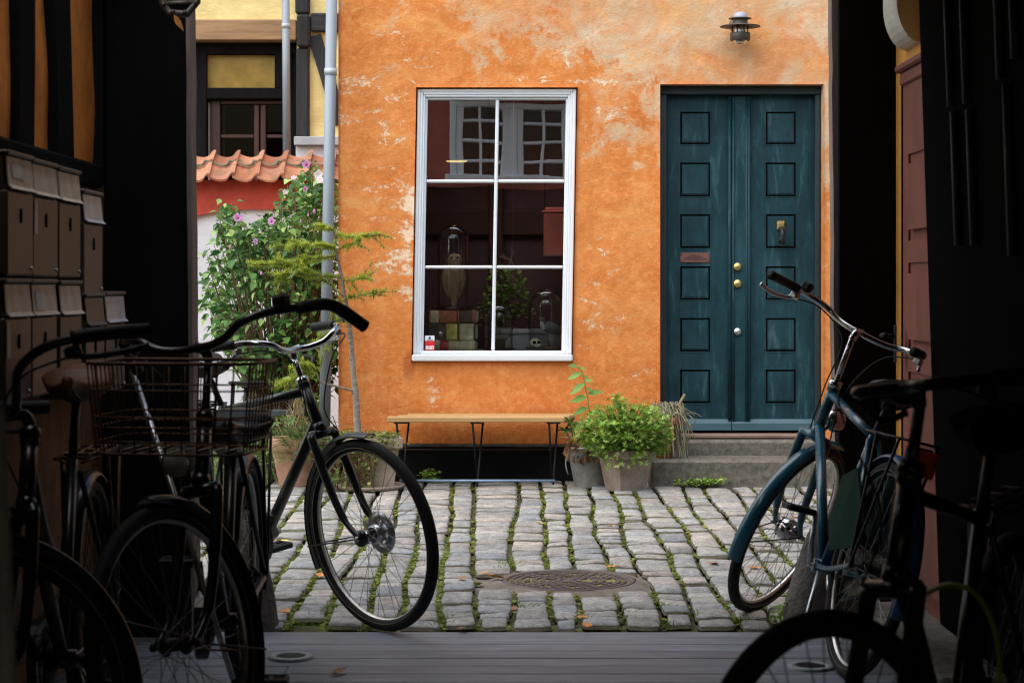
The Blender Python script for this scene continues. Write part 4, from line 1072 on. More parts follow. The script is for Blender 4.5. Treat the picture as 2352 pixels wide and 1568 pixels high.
put(1, 2, 1.232, 'brown mailbox with a bent flap standing out, lower row, third from the left')
put(2, 3, 1.505, 'narrow grey mailbox set lower at the right end of the upper row')
E_ = put(2, 3, 1.195, 'dark grey mailbox without a pale flap in the lower row')
put(2, 4, 1.198, 'grey mailbox with light grey flap at the right end of the lower row')
for ch in E_.children:
    if ch.name.startswith('flap'): ch.data = ch.data.copy(); ch.data.materials[0] = M['mailgrey']
for (o, y0, y1, z0, z1) in ((B_, -.135, -.10, .115, .205), (C_, -.135, -.10, .115, .205), (D_, -.11, -.02, .235, .285), (A, -.1, .02, .25, .285)):
    b = MB()
    if z0 < .21: b.add([(.0025, y0, z0), (.0025, y1, z0), (.0025, y1, z1), (.0025, y0, z1)], [(0, 1, 2, 3)])
    else:
        fx = lambda z: -.004+(.302-z)/.072*.007+.0025
        b.add([(fx(z0), y0, z0), (fx(z0), y1, z0), (fx(z1), y1, z1), (fx(z1), y0, z1)], [(0, 1, 2, 3)])
    b.build('paper_slip', M['paper'], o)

# ================================================================ BICYCLES
def bicycle(name, label, loc, heading, lean, steer, o):
    h = Vector((heading[0], heading[1], 0)).normalized()
    Mw = Matrix.Translation((loc[0], loc[1], loc[2] if len(loc) > 2 else 0)) @ Matrix.Rotation(math.atan2(h.y, h.x), 4, 'Z') @ Matrix.Rotation(R(lean), 4, 'X')
    t = thing(name, label, 'bicycle', M=Mw, group=o.get('group', 'bicycles parked in the gateway'))
    g = o.get
    paint, blk = g('paint', M['bikeblack']), M['matblack']
    R0 = g('R0', .345); wb_ = 1.12
    u = Vector((-.391, 0, .921)); A0 = Vector((wb_-.06, 0, .32))
    S = Matrix.Translation(A0) @ Matrix.Rotation(R(steer), 4, u) @ Matrix.Translation(-A0)
    BB = Vector((.455, 0, .285)); sd = Vector((-.375, 0, .927))
    hb, ht, tc = g('hb', .43), g('ht', .60), g('tc', .78)
    Hb, Ht = A0+u*hb, A0+u*ht
    ST = BB+sd*g('st', .52)
    fr_r = g('fr', .0155)
    # frame
    b = MB()
    b.tube([Hb, Ht], .0195, 14); b.tube([Hb-u*.006, Hb+u*.02], .023, 14); b.tube([Ht-u*.02, Ht+u*.006], .023, 14)
    b.tube([BB-Vector((0, .036, 0)), BB+Vector((0, .036, 0))], .024, 14)
    b.tube([BB, ST], fr_r, 12)
    if g('kind', 'gents') == 'gents': b.tube([Ht-u*.035, ST-sd*.02], fr_r*.92, 12)
    else: b.tube(spline([Ht-u*.05, (.66, 0, .62), BB+sd*.20]), fr_r*.9, 12)
    b.tube([Hb+u*.03, BB], g('dt', fr_r*1.15), 12)
    for s in (-1, 1):
        b.tube(spline([BB+Vector((-.02, s*.028, 0)), (.25, s*.045, .30), (0, s*.062, R0)]), .009, 8)
        b.tube([ST+Vector((0, s*.018, -.03)), (0, s*.062, R0)], .0075, 8)
    fr = b.build('frame', paint, t)
    if g('decal'):
        b = MB(); a0, a1 = Hb+u*.03, BB; d = (a1-a0).normalized(); pts = []
        sgn = g('decal')
        for k in range(60):
            f = .22+.30*k/59; c = a0+(a1-a0)*f
            pts.append(c+Vector((0, sgn*.0182, 0))+Vector((d.z, 0, -d.x))*(.007*math.sin(k*.9)+.003*math.sin(k*2.3))+Vector((0, sgn*-.004*abs(math.sin(k*.9)), 0)))
        b.tube(pts, .0016, 5); b.build('script_lettering', M['cream'], fr)
    # fork
    b = MB(); cr = A0+u*(hb-.02)
    b.tube([cr-Vector((0, .055, 0)), cr+Vector((0, .055, 0))], .017, 10, M=S)
    for s in (-1, 1):
        b.tube(spline([cr+Vector((0, s*.052, .005)), A0+u*.25+Vector((.002, s*.056, 0)), A0+u*.10+Vector((.016, s*.055, 0)), (wb_, s*.056, R0)]), [.0165]*7+[.0145]*6+[.011]*6, 10, M=S)
    b.build('fork', paint if not g('forkblack') else M['bikeblack'], t)
    # wheels
    def wheel(cx, Mx, front):
        W = Mx @ Matrix.Translation((cx, 0, R0))
        b = MB(); b.cur = 0
        b.ring(R0, [(-.026, -.013), (-.022, -.013), (-.030, 0), (-.022, .013), (-.026, .013), (-.045, .006), (-.045, -.006)], 64, W)
        b.cur = 1
        hub_r, hw = (.033 if front and g('bighub') else .022), .030
        for s in (-1, 1):
            for k in range(18):
                a = 2*math.pi*(k+.25*s)/18; off = R(70)*(1 if k % 2 else -1)*(.9 if hub_r < .03 else .6)
                p0 = (hub_r*math.cos(a+off), s*hw, hub_r*math.sin(a+off)); p1 = ((R0-.042)*math.cos(a), s*.003, (R0-.042)*math.sin(a))
                b.tube([p0, p1], g('sr', .0012), 4, False, M=W)
        w = b.build('front_wheel' if front else 'rear_wheel', [g('rim', M['alu']), g('spokes', M['spoke'])], t)
        b = MB(); rt = g('tyre_r', .0205)
        b.ring(R0-rt, [(rt*math.cos(q*.5236), rt*.98*math.sin(q*.5236)) for q in range(12)], 96, W)
        b.cur = 1
        if g('stripe', True):
            for s in (-1, 1): b.ring(R0-rt, [(-.009, s*(rt*.92)), (-.0065, s*(rt*.955)), (-.009, s*(rt*.97))], 96, W)
        b.build('tyre', [g('tyre', M['rubber']), M['stripe']], w)
        b = MB(); Rx = W @ Matrix.Rotation(R(90), 4, 'X')
        if front and g('bighub'): b.lathe([(.006, -.06), (.008, -.045), (.036, -.036), (.040, -.030), (.036, -.026), (.042, -.018), (.044, 0), (.042, .018), (.036, .026), (.040, .030), (.036, .036), (.008, .045), (.006, .06)], 24, Rx)
        else: b.lathe([(.005, -.066), (.006, -.045), (.020, -.040), (.026, -.032), (.026, -.028), (.016, -.024), (.015, .024), (.026, .028), (.026, .032), (.020, .040), (.006, .045), (.005, .066)], 20, Rx)
        for s in (-1, 1): b.disc((0, s*.066, 0), (0, 1, 0), .011, 10, .012, W)
        b.build('hub', M['chrome'] if front and (g('bighub') or g('disc')) else M['iron'], w)
        if front and g('disc'):
            b = MB(); s = 1
            b.ring(.062, [(-.022, s*.040), (.014, s*.040), (.014, s*.044), (-.022, s*.044)], 40, W)
            for k in range(6): a = k*1.047; b.tube([(.018*math.cos(a), s*.042, .018*math.sin(a)), (.045*math.cos(a+.4), s*.042, .045*math.sin(a+.4))], .006, 6, M=W)
            b.lathe([(.030, -.045), (.034, -.030), (.034, -.005), (.028, .0)], 24, Rx)
            b.build('brake_disc', M['steel'], w)
            b = MB(); b.disc((0, -.052, 0), (0, 1, 0), .03, 20, .02, W); b.build('hub_cap', M['bikeblack'], w)
        return w
    wheel(wb_, S, True); wheel(0, Matrix.Identity(4), False)
    # mudguards
    def guard(cx, Mx, a0, a1, nm, mat):
        W = Mx @ Matrix.Translation((cx, 0, R0)); b = MB()
        prof = [(.010, -.028), (.018, -.022), (.023, -.010), (.024, 0), (.023, .010), (.018, .022), (.010, .028), (.008, .027), (.020, .010), (.021, 0), (.020, -.010), (.008, -.027)]
        b.ring(R0, prof, 40, W, R(a0), R(a1))
        o_ = b.build(nm, mat, t)
        b = MB()
        for a in (a1-14,):
            for s in (-1, 1): b.tube([W @ Vector(((R0+.014)*math.cos(R(a)), s*.028, (R0+.014)*math.sin(R(a)))), W @ Vector((0, s*.060, 0))], .0028, 6)
        b.build('stay', blk, o_); return o_
    mg = g('mudguard', paint)
    if mg is not None:
        fg = guard(wb_, S, g('fg0', 86), g('fg1', 208), 'front_mudguard', mg); guard(0, Matrix.Identity(4), 25, 196, 'rear_mudguard', g('rear_guard', mg))
        if g('flap'):
            pass
    # bars
    C0 = A0+u*tc
    b = MB(); b.tube([Ht, C0-u*.02], .0115, 10, M=S); b.tube(spline([C0-u*.035, C0+Vector((.02, 0, -.004)), C0+Vector((.055, 0, .004))]), .0145, 10, M=S); b.tube([Ht-u*.004, Ht+u*.018], .024, 14, M=S)
    b.build('stem', g('stem', M['chrome']), t)
    C1 = C0+Vector((.055, 0, .004)); rise = g('rise', .085)
    k_ = g('bw', 1.0); half = [(0, 0, 0), (.006, .05*k_, .0), (.020, .11*k_, rise*.22), (.022, .165*k_, rise*.75), (-.015, .225*k_, rise), (-.085, (.268+g('flare', 0)*.35)*k_, rise*.98), (-.155, (.288+g('flare', 0)*.7)*k_, rise*.85), (-.235, (.298+g('flare', 0))*k_, rise*g('drop', .68))]
    lft = [C1+Vector((x, y, z)) for (x, y, z) in half]; rgt = [C1+Vector((x, -y, z)) for (x, y, z) in half]
    b = MB(); b.tube(spline(rgt[::-1]+lft[1:], 6), .0112, 12, M=S); b.build('handlebar', g('bar', M['chrome']), t)
    for side in (lft, rgt):
        b = MB(); sp = spline(side, 6); b.tube(sp[-14:]+[sp[-1]+(sp[-1]-sp[-2]).normalized()*.012], [.0155]+[.0165]*8+[.017]*5+[.0175], 12, M=S); b.build('grip', g('grip', blk), t)
    for s in g('levers', (1, -1)):
        sp = [C1+Vector((-.06, s*k_*.262, rise*.9-.022)), C1+Vector((-.085, s*k_*.285, rise*.9-.045)), C1+Vector((-.15, s*k_*.312, rise*.86-.055)), C1+Vector((-.215, s*k_*.33, rise*.7-.045))]
        b = MB(); b.tube(spline(sp), [.011]*4+[.007]*14+[.009], 8, flat=.6, M=S); b.box(C1+Vector((-.085, s*k_*.262-.014, rise*.9-.035)), C1+Vector((-.05, s*k_*.262+.014, rise*.9-.008)), .005, S)
        b.build('brake_lever', g('lever', M['steel']), t)
        b = MB(); b.tube(spline([S @ (C1+Vector((-.055, s*k_*.255, rise*.9-.03))), S @ (C1+Vector((.05, s*k_*.20, rise*.4))), S @ (C1+Vector((.075, s*.08, -.05))), S @ (C1+Vector((.05, s*.04, -.22))), S @ (A0+u*.42+Vector((.035, s*.045, 0)))]), .0027, 6)
        b.build('brake_cable', blk, t)
    if g('bell'):
        q = C1+Vector((-.028, g('bell')*.235, rise+.03)); b = MB(); b.lathe([(.0001, .022), (.015, .02), (.022, .012), (.0235, 0), (.020, -.004), (.008, -.006), (.006, -.022)], 18, S @ Matrix.Translation(q)); b.build('bell', g('bellmat', M['chrome']), t)
    if g('shifter'):
        q = C1+Vector((-.04, g('shifter')*.25, rise+.004)); b = MB(); b.box(q-Vector((.02, .018, .002)), q+Vector((.022, .018, .036)), .007, S); b.build('bell', blk, t)
    # saddle
    zs_ = g('saddle_z', .92); sx = .455-.375/.927*(zs_-.285)
    b = MB(); b.tube([ST-sd*.03, (sx, 0, zs_-.05)], .012, 10); b.tube([(sx-.05, -.0, zs_-.045), (sx+.05, 0, zs_-.04)], .014, 8)
    for s in (-1, 1): b.tube(spline([(sx-.09, s*.04, zs_-.03), (sx, s*.022, zs_-.05), (sx+.12, s*.012, zs_-.02)]), .0035, 6)
    b.build('seat_post', M['iron'], t)
    b = MB(); m, n = 14, 16; vs = []; sl, sw = g('saddle_l', .27), g('saddle_w', .20)
    for i in range(m+1):
        f = i/m; x = sx-.125+sl*f
        wd = sw*(math.sin(min(1, f/.22)*1.57)**.5 if f < .22 else 1)*(1 if f < .3 else max(.17, 1-((f-.3)/.5)**.9*.83))
        if i == m: wd *= .5
        zt = zs_+.018*math.cos(f*6.28)*.6+(.012 if f < .3 else 0); th = .055-.025*f
        for k in range(n):
            a = 6.283*k/n; c, s_ = math.cos(a), math.sin(a)
            vs.append((x, wd/2*c, zt+(th*.45*s_ if s_ > 0 else th*1.0*s_)))
    b.add(vs, [(i*n+k, i*n+(k+1) % n, (i+1)*n+(k+1) % n, (i+1)*n+k) for i in range(m) for k in range(n)]+[tuple(range(n-1, -1, -1)), tuple(m*n+k for k in range(n))], True)
    b.build('saddle', g('saddle', M['leather']), t)
    # drive
    ca = R(g('crank', 35)); arm = Vector((math.cos(ca), 0, math.sin(ca)))*.17
    b = MB()
    for s, d in ((-1, arm), (1, -arm)): b.tube([BB+Vector((0, s*.052, 0)), BB+d+Vector((0, s*.066, 0))], [.012, .0085], 8)
    b.tube([BB-Vector((0, .055, 0)), BB+Vector((0, .055, 0))], .011, 10)
    b.ring(.082, [(-.012, -.044), (.003, -.044), (.003, -.041), (-.012, -.041)], 40, Matrix.Translation(BB))
    for k in range(5): a = k*1.2566; b.tube([BB+Vector((0, -.0425, 0)), BB+Vector((.075*math.cos(a), -.0425, .075*math.sin(a)))], .006, 6)
    b.build('crank', g('crankmat', M['steel']), t)
    for s, d in ((-1, arm), (1, -arm)):
        q = BB+d+Vector((0, s*.075, 0)); b = MB()
        b.tube([q, q+Vector((0, s*.10, 0))], .009, 8)
        for dx in (-.036, .036): b.box(q+Vector((dx-.008, min(0, s*.098), -.011)), q+Vector((dx+.008, max(0, s*.098), .011)), .004)
        for dy in (.006, .052, .096): b.box(q+Vector((-.036, s*dy-.006, -.009)), q+Vector((.036, s*dy+.006, .009)), .003)
        b.build('pedal', blk, t)
    b = MB(); n = 14      # chain case / guard
    up_ = [BB+Vector((.105*math.cos(a), -.046, .105*math.sin(a))) for a in [R(110-220*k/n) for k in range(n+1)]]+[Vector((-.0+.05*math.cos(a), -.046, R0+.05*math.sin(a))) for a in [R(-110-140*k/8) for k in range(9)]]
    m = len(up_); vs = up_+[p+Vector((0, -.024, 0)) for p in up_]
    b.add(vs, [(k, (k+1) % m, m+(k+1) % m, m+k) for k in range(m)]+[tuple(range(m, 2*m))])
    b.build('chain_guard', g('chainguard', M['bikeblack']), t)
    b = MB(); b.tube([(.40, .03, .27), (.30, .07, .03)], .008, 8); b.build('kickstand', M['steel'], t)
    if g('rack', True):
        b = MB(); zr = .765
        for y in (-.055, -.02, .02, .055): b.tube([(-.20, y, zr), (.20, y, zr)], .0042, 6)
        for x in (-.20, -.06, .08, .20): b.tube([(x, -.06, zr), (x, .06, zr)], .0042, 6)
        for s in (-1, 1):
            b.tube([(-.16, s*.062, zr), (0, s*.068, R0)], .005, 6); b.tube([(.06, s*.062, zr), (0, s*.068, R0)], .005, 6); b.tube([(.20, s*.05, zr), ST+Vector((-.02, s*.02, -.01))], .0045, 6)
        b.build('luggage_rack', g('rackmat', M['iron']), t)
    if g('rear_light'):
        b = MB(); b.box((-.235, -.045, .665), (-.205, .045, .745), .006); rl = b.build('rear_light', M['redlens'], t)
        b = MB(); b.box((-.204, -.04, .672), (-.17, .04, .752), .006); b.build('housing', blk, rl)
    if g('headlight'):
        q = A0+u*.42+Vector((.085, 0, .075)); Rx = S @ Matrix.Translation(q) @ Matrix.Rotation(R(90), 4, 'Y')
        b = MB(); b.lathe([(.0001, -.055), (.022, -.05), (.036, -.03), (.042, 0), (.042, .008)], 20, Rx); hl = b.build('headlight', g('headlight'), t)
        b = MB(); b.lathe([(.040, .006), (.03, .013), (.0001, .016)], 20, Rx); b.build('lens', M['whitelens'], hl)
        b = MB(); b.tube([S @ (q+Vector((-.02, 0, -.03))), S @ (A0+u*.41)], .006, 6); b.build('mount', blk, hl)
    if g('green'):
        b = MB()
        for y in (-.062, .062):
            b.add([(.02, y, .40), (.06, y, .55), (.17, y, .64), (.30, y, .60), (.33, y, .45), (.20, y*1.25, .36)], [(0, 1, 2, 5), (5, 2, 3, 4)], False)
        b.build('skirt_guard', M['green'], t, solid=.003)
    if g('basket'):
        bx, bz0, bz1, bw, bd = 1.02, .812, 1.032, .41, .30
        S_ = S; S = Matrix.Translation((bx, 0, 0)) @ Matrix.Rotation(R(-9), 4, 'Z') @ Matrix.Translation((-bx+.02, -.02, 0))
        b = MB(); r1 = .0022
        def rect(z, k, r):
            w, d = bw/2*k, bd/2*k
            return [Vector((bx-d, -w+.03, z)), Vector((bx-d, w-.03, z)), Vector((bx-d+.03, w, z)), Vector((bx+d-.03, w, z)), Vector((bx+d, w-.03, z)), Vector((bx+d, -w+.03, z)), Vector((bx+d-.03, -w, z)), Vector((bx-d+.03, -w, z))]
        for (z, k, r) in ((bz1, 1, .0042), (bz1-.065, .975, r1), (bz1-.13, .95, r1), (bz1-.155, .94, r1), (bz0+.03, .92, r1), (bz0, .90, .0035)): b.tube(rect(z, k, r), r, 6, closed=True, M=S)
        T, Bo = rect(bz1, 1, 0), rect(bz0, .9, 0)
        for e in range(8):
            n = 8 if (T[(e+1) % 8]-T[e]).length > .2 else (5 if (T[(e+1) % 8]-T[e]).length > .1 else 1)
            for k in range(n): f = k/n; b.tube([T[e].lerp(T[(e+1) % 8], f), Bo[e].lerp(Bo[(e+1) % 8], f)], r1, 5, M=S)
        for k in range(9):
            f = k/8; b.tube([Bo[0].lerp(Bo[1], f), Bo[5].lerp(Bo[4], f)], r1, 5, M=S)
        b.build('basket', M['wire'], t); S = S_
    return t

bicycle('bicycle', 'black bicycle with silver handlebar standing on the setts by the rain pipe', (-1.194, 7.63, -.004), (.66, -.75), 9, 2,
        dict(disc=True, bar=M['chrome'], rise=.05, bw=.86, bell=1, saddle_z=.93, tc=.74, ht=.61, fr=.0185, dt=.0215, fg0=82, fg1=205, saddle=M['leather'], headlight=None, rim=M['alu'], mudguard=M['bikeblack'], flap=True, tyre_r=.022))
bicycle('bicycle', 'black bicycle with wire front basket and dark swept handlebar facing out', (-.81, 5.80, -.004), (.015, -1), 0, -27,
        dict(kind='ladies', bar=M['bikeblack'], stem=M['bikeblack'], lever=M['matblack'], shifter=1, saddle_z=.815, saddle_w=.225, tc=.80, rise=.055, drop=-.25, bw=.95, flare=.085, levers=(-1,), crank=84, rear_light=False, rackmat=M['iron'], crankmat=M['iron'], rim=M['alu'], basket=True, headlight=M['matblack']))
bicycle('bicycle', 'black bicycle with brown saddle and turned handlebar below the mailboxes', (-1.15, 5.26, -.004), (.06, -1), 1, -58,
        dict(kind='ladies', bar=M['bikeblack'], stem=M['bikeblack'], lever=M['iron'], saddle_z=.965, tc=.66, rise=.085, saddle=M['brownleather'], crankmat=M['iron'], spokes=M['iron'], rim=M['iron'], rackmat=M['wire'], headlight=M['chrome']))
bicycle('bicycle', 'teal bicycle with blue rear mudguard leaning right against the gateway', (1.035, 5.97, -.004), (-.125, .99), 14, -42,
        dict(paint=M['teal'], bar=M['chrome'], stem=M['chrome'], tc=.84, ht=.62, rise=.03, mudguard=M['teal'], rear_guard=M['blue'], bighub=True, shifter=1, saddle_z=.90, saddle_w=.19, green=True, rear_light=True, headlight=M['chrome'], crank=-95, decal=1, fr=.0165, dt=.0185, spokes=M['spoke'], chainguard=M['bikeblack']))
bicycle('bicycle', 'dark brown tyred bicycle with turned front wheel close in the lower right corner', (1.045, 4.13, -.004), (-.45, -.89), -2, -24,
        dict(kind='gents', bar=M['bikeblack'], stem=M['bikeblack'], lever=M['matblack'], tc=.78, ht=.62, bw=.5, rise=.0, tyre=M['rubberb'], tyre_r=.024, mudguard=None, saddle_z=.93, saddle=M['pitch'], rear_light=False, crankmat=M['iron'], spokes=M['iron'], rim=M['rubberb'], sr=.0014, rackmat=M['wire'], stripe=False))

# pole, cable, lantern
a, c = P(302, 845, 5.62), P(490, 1420, 5.25)
b = MB(); b.tube([a, a.lerp(c, .5)+Vector((.004, 0, 0)), c+(c-a)*.22], .0085, 10); tag(b.build('metal_pole', M['steel']), 'thin grey metal pole leaning between the bicycles by the mailboxes', 'pole')
b = MB(); b.tube([(-.565, 2.2, -.02), (-.578, 2.2, .70), (-.590, 2.2, 1.08)], [.014, .0125, .007], 14); tag(b.build('painted_pole', M['polew']), 'pale grey painted pole very near the left edge', 'pole')
b = MB(); b.tube(spline([P(2128, 1362, 3.45), P(2180, 1342, 3.4), P(2240, 1362, 3.36), P(2280, 1430, 3.34), P(2296, 1520, 3.34), P(2290, 1620, 3.36), P(2270, 1800, 3.4), P(2262, 1960, 3.45)]), .0048, 8); tag(b.build('cable_lock', M['limecable']), 'lime green cable lock hanging in a curve from the bicycle at lower right', 'cable lock')
ln = thing('hanging_lantern', 'dark hexagonal lantern with a dead leaf hanging high by the gateway', 'lantern', P(403, 0, 6.3))
b = MB(); pts = [P(372, -60, 6.3), P(374, 8, 6.3), P(388, 30, 6.3), P(430, 33, 6.3), P(452, 6, 6.3), P(454, -60, 6.3)]; b.tube(pts, .013, 8); b.tube([P(374, 8, 6.3), P(452, 6, 6.3)], .008, 8)
for (px, py) in ((376, 10), (397, 27), (424, 28), (450, 6)): b.ball(P(px, py, 6.285), .007, 8, 6)
b.build('frame', M['lampmetal'], ln, True)
b = MB(); b.add([P(392, -60, 6.3), P(392, 24, 6.3), P(438, 24, 6.3), P(438, -60, 6.3)], [(0, 1, 2, 3)]); b.build('pane', M['dark'], ln, True)
b = MB(); q = P(399, 33, 6.28); b.leaf(Matrix.Translation(q) @ Matrix.Rotation(R(150), 4, 'Y') @ Matrix.Rotation(R(90), 4, 'X'), .065, .02, .2, .1)
tag(b.build('dead_leaf', M['orangeleaf']), 'long dead leaf caught under the dark lantern', 'leaf')
# ================================================================ BENCH
bench = thing('bench', 'narrow slatted wooden bench on folding iron legs under the white window', 'bench', P(1090, 1112, 11.66))
yf, yb2, zt = 11.475, 11.83, .425
xl0, xr0 = P(878, 0, yf).x, P(1290, 0, yf).x
for k in range(3):
    y0 = yf+(yb2-yf)*k/3; y1 = y0+(yb2-yf)/3-.008; d = .030*(k+.5)
    b = MB(); b.box((xl0+.9*d*2, y0, zt-.030), (xr0+d*1.2, y1, zt+random.uniform(-.001, .001)), .004); b.build('slat', M['benchwood'], bench, True)
for (pt, pb_) in ((915, 932), (1088, 1095), (1262, 1275)):
    xt = P(pt, 0, 11.6).x
    b = MB()
    b.tube([(xt-.005, yf+.02, zt-.032), (xt+.02, yb2-.04, .02-.02)], .0065, 8); b.tube([(xt+.055, yb2-.03, zt-.032), (xt+.02, yf+.09, -.02)], .0065, 8)
    b.box((xt-.02, yf+.01, zt-.040), (xt+.065, yb2-.01, zt-.0305), .003)
    b.build('leg', M['iron'], bench, True)
b = MB(); b.tube([(P(918, 0, 11.6).x, yf+.10, .035), (P(1275, 0, 11.6).x, yf+.10, .035)], .008, 8); b.build('crossbar', M['ironblue'], bench, True)
b = MB(); b.tube([(P(915, 0, 11.6).x, yb2-.06, .205), (P(1270, 0, 11.6).x, yb2-.06, .205)], .005, 8); b.build('crossbar', M['iron'], bench, True)
for ch in list(bench.children):
    if ch.name.startswith('leg') and False: pass

# ================================================================ MANHOLE, DRAINS
mh = thing('manhole_cover', 'round rusty cast iron manhole cover with mossy ring slots among the setts', 'manhole cover', (MAN.x, MAN.y, 0))
Mx = Matrix.Translation((MAN.x, MAN.y, -.004))
b = MB(); b.lathe([(.0001, -.004), (.250, -.004), (.252, -.06)], 72, Mx)
rad = [.03, .062, .094, .126, .158, .190, .222, .246]
for i in range(len(rad)-1):
    r0, r1 = rad[i]+.004, rad[i+1]-.004
    nseg = 8+i*5
    for k in range(nseg):
        a0, a1 = 6.2832*(k+.08)/nseg, 6.2832*(k+.92)/nseg
        if i % 3 == 1 and k % 3 == 0: continue
        vs = []
        st = 4
        for (z, rr0, rr1) in ((-.004, r0, r1), (.003, r0+.002, r1-.002)):
            for j in range(st+1):
                a = a0+(a1-a0)*j/st
                vs += [(rr0*math.cos(a), rr0*math.sin(a), z), (rr1*math.cos(a), rr1*math.sin(a), z)]
        h_ = 2*(st+1); fs = [(h_+2*j, h_+2*j+1, h_+2*j+3, h_+2*j+2) for j in range(st)]+[(2*j, h_+2*j, h_+2*j+2, 2*j+2) for j in range(st)]+[(2*j+1, 2*j+3, h_+2*j+3, h_+2*j+1) for j in range(st)]+[(0, 1, h_+1, h_), (2*st, h_+2*st, h_+2*st+1, 2*st+1)]
        b.add(vs, fs, False, Mx)
b.lathe([(.0001, .004), (.024, .003), (.026, -.004)], 20, Mx)
b.build('cover', M['castiron'], mh, True)
b = MB(); b.lathe([(.2535, -.05), (.2535, .003), (.275, .004), (.278, -.05)], 72, Mx); b.build('rim', M['castiron'], mh, True)
b = MB(); b.lathe([(.03, -.0028), (.248, -.0028)], 60, Mx); b.build('moss_ring', M['mossfill'], mh, True)
b = MB(); nA, rr = 72, [.279, .30, .33, .37, .44]; vs = []
for r_ in rr:
    for k in range(nA): a = 6.2832*k/nA; vs.append((MAN.x+r_*math.cos(a), MAN.y+r_*math.sin(a), -.004-.010*(r_ > .31)-.012*(r_ > .35)+.005*nz(a*3, r_*20)))
b.add(vs, [(i*nA+k, i*nA+(k+1) % nA, (i+1)*nA+(k+1) % nA, (i+1)*nA+k) for i in range(4) for k in range(nA)], True)
structure(b.build('paving_collar', M['ledge']))
def drain(px, py, Y, lab):
    q = P(px, py, Y); t = thing('floor_drain', lab, 'floor drain', (q.x, q.y, 0), 'round drains in the passage floor')
    Mx = Matrix.Translation((q.x, q.y, 0))
    b = MB(); b.lathe([(.048, -.02), (.048, .004), (.050, .006), (.070, .006), (.074, .003), (.075, -.02)], 40, Mx); b.build('ring', M['drain'], t, True)
    b = MB()
    for k in range(-5, 6):
        y = k*.0085; w = math.sqrt(max(0, .047**2-y*y)); b.box((q.x-w, q.y+y-.0024, -.004), (q.x+w, q.y+y+.0024, .003), .001)
    b.build('grate', M['iron'], t, True)
    b = MB(); b.lathe([(.0001, -.012), (.0478, -.012)], 30, Mx); b.build('well', M['dark'], t, True)
drain(668, 1508, 6.28, 'round floor drain in the boards between the black bicycle wheels'); drain(1862, 1530, 6.12, 'round floor drain by the teal bicycle rear wheel')

# ================================================================ FALLEN LEAVES
def fallen(px, py, mat, L, lab, grp=None):
    Y = 4400*1.22/(py-653); q = P(px, py, Y)
    b = MB(); n = 6; W = L*random.uniform(.42, .6); vs = []
    cv = random.uniform(.25, .6)
    for i in range(n+1):
        f = i/n; w = W/2*math.sin(math.pi*min(1, f*.96+.04))**.8; z = cv*L*(f-.5)**2
        vs += [(-w, L*(f-.5), z+w*random.uniform(.2, .7)), (0, L*(f-.5), z), (w, L*(f-.5), z+w*random.uniform(.1, .6))]
    b.add(vs, [(i*3+k, i*3+k+1, i*3+k+4, i*3+k+3) for i in range(n) for k in range(2)], True)
    b.tube([(0, -L*.5, cv*L*.25), (.004, -L*.75, cv*L*.3)], .0012, 5)
    o = b.build('fallen_leaf', M[mat]); o.location = (q.x, q.y, .006 if Y > 6.8 else .002); o.rotation_euler = (random.uniform(-.15, .15), random.uniform(-.2, .2), random.uniform(0, 6.28))
    tag(o, lab, 'leaf', 'fallen leaves on the ground')
LV = [(643, 1247, 'yellowleaf', .085, 'bright yellow fallen leaf on the setts left of the black bicycle wheel'),
 (612, 1262, 'orangeleaf', .05, 'pale orange fallen leaf beside the bright yellow one'),
 (735, 1325, 'orangeleaf', .07, 'orange red fallen leaf behind the lower edge of the black bicycle tyre'),
 (655, 1409, 'orangeleaf', .07, 'orange fallen leaf in the gap of the missing sett by the guard stone'),
 (1137, 1328, 'orangeleaf', .085, 'large curled orange fallen leaf touching the manhole cover'),
 (1112, 1321, 'orangeleaf', .06, 'small orange fallen leaf just left of the large curled one'),
 (1062, 1332, 'brownleaf', .06, 'flat brown fallen leaf between bicycle wheel and manhole cover'),
 (1236, 1203, 'yellowleaf', .055, 'small pale yellow fallen leaf standing on the setts before the bench'),
 (1402, 1212, 'orangeleaf', .05, 'small tan fallen leaf on the setts in front of the square clay pot'),
 (1401, 1305, 'orangeleaf', .05, 'orange fallen leaf just beyond the right edge of the manhole cover'),
 (1180, 1404, 'brownleaf', .06, 'brown fallen leaf in the joints nearer than the manhole cover'),
 (1348, 1442, 'orangeleaf', .075, 'tan fallen leaf lying at the board edge right of centre'),
 (1063, 1446, 'brownleaf', .055, 'brown fallen leaf lying at the board edge near the black tyre'),
 (1338, 1421, 'orangeleaf', .05, 'small tan fallen leaf in the front row of setts'),
 (1733, 1308, 'orangeleaf', .055, 'reddish fallen leaf seen through the teal bicycle front wheel'),
 (1750, 1388, 'brownleaf', .06, 'brown fallen leaf under the rim of the teal bicycle front wheel'),
 (1640, 1297, 'brownleaf', .05, 'brown fallen leaf left of the teal mudguard tip'),
 (1808, 1413, 'orangeleaf', .075, 'orange fallen leaf in the weeds by the right guard stone'),
 (776, 1546, 'brownleaf', .07, 'curled brown fallen leaf lying on the passage boards'),
 (1832, 1190, 'orangeleaf', .05, 'tan fallen leaf near the door step at the right')]
for a in LV: fallen(*a)

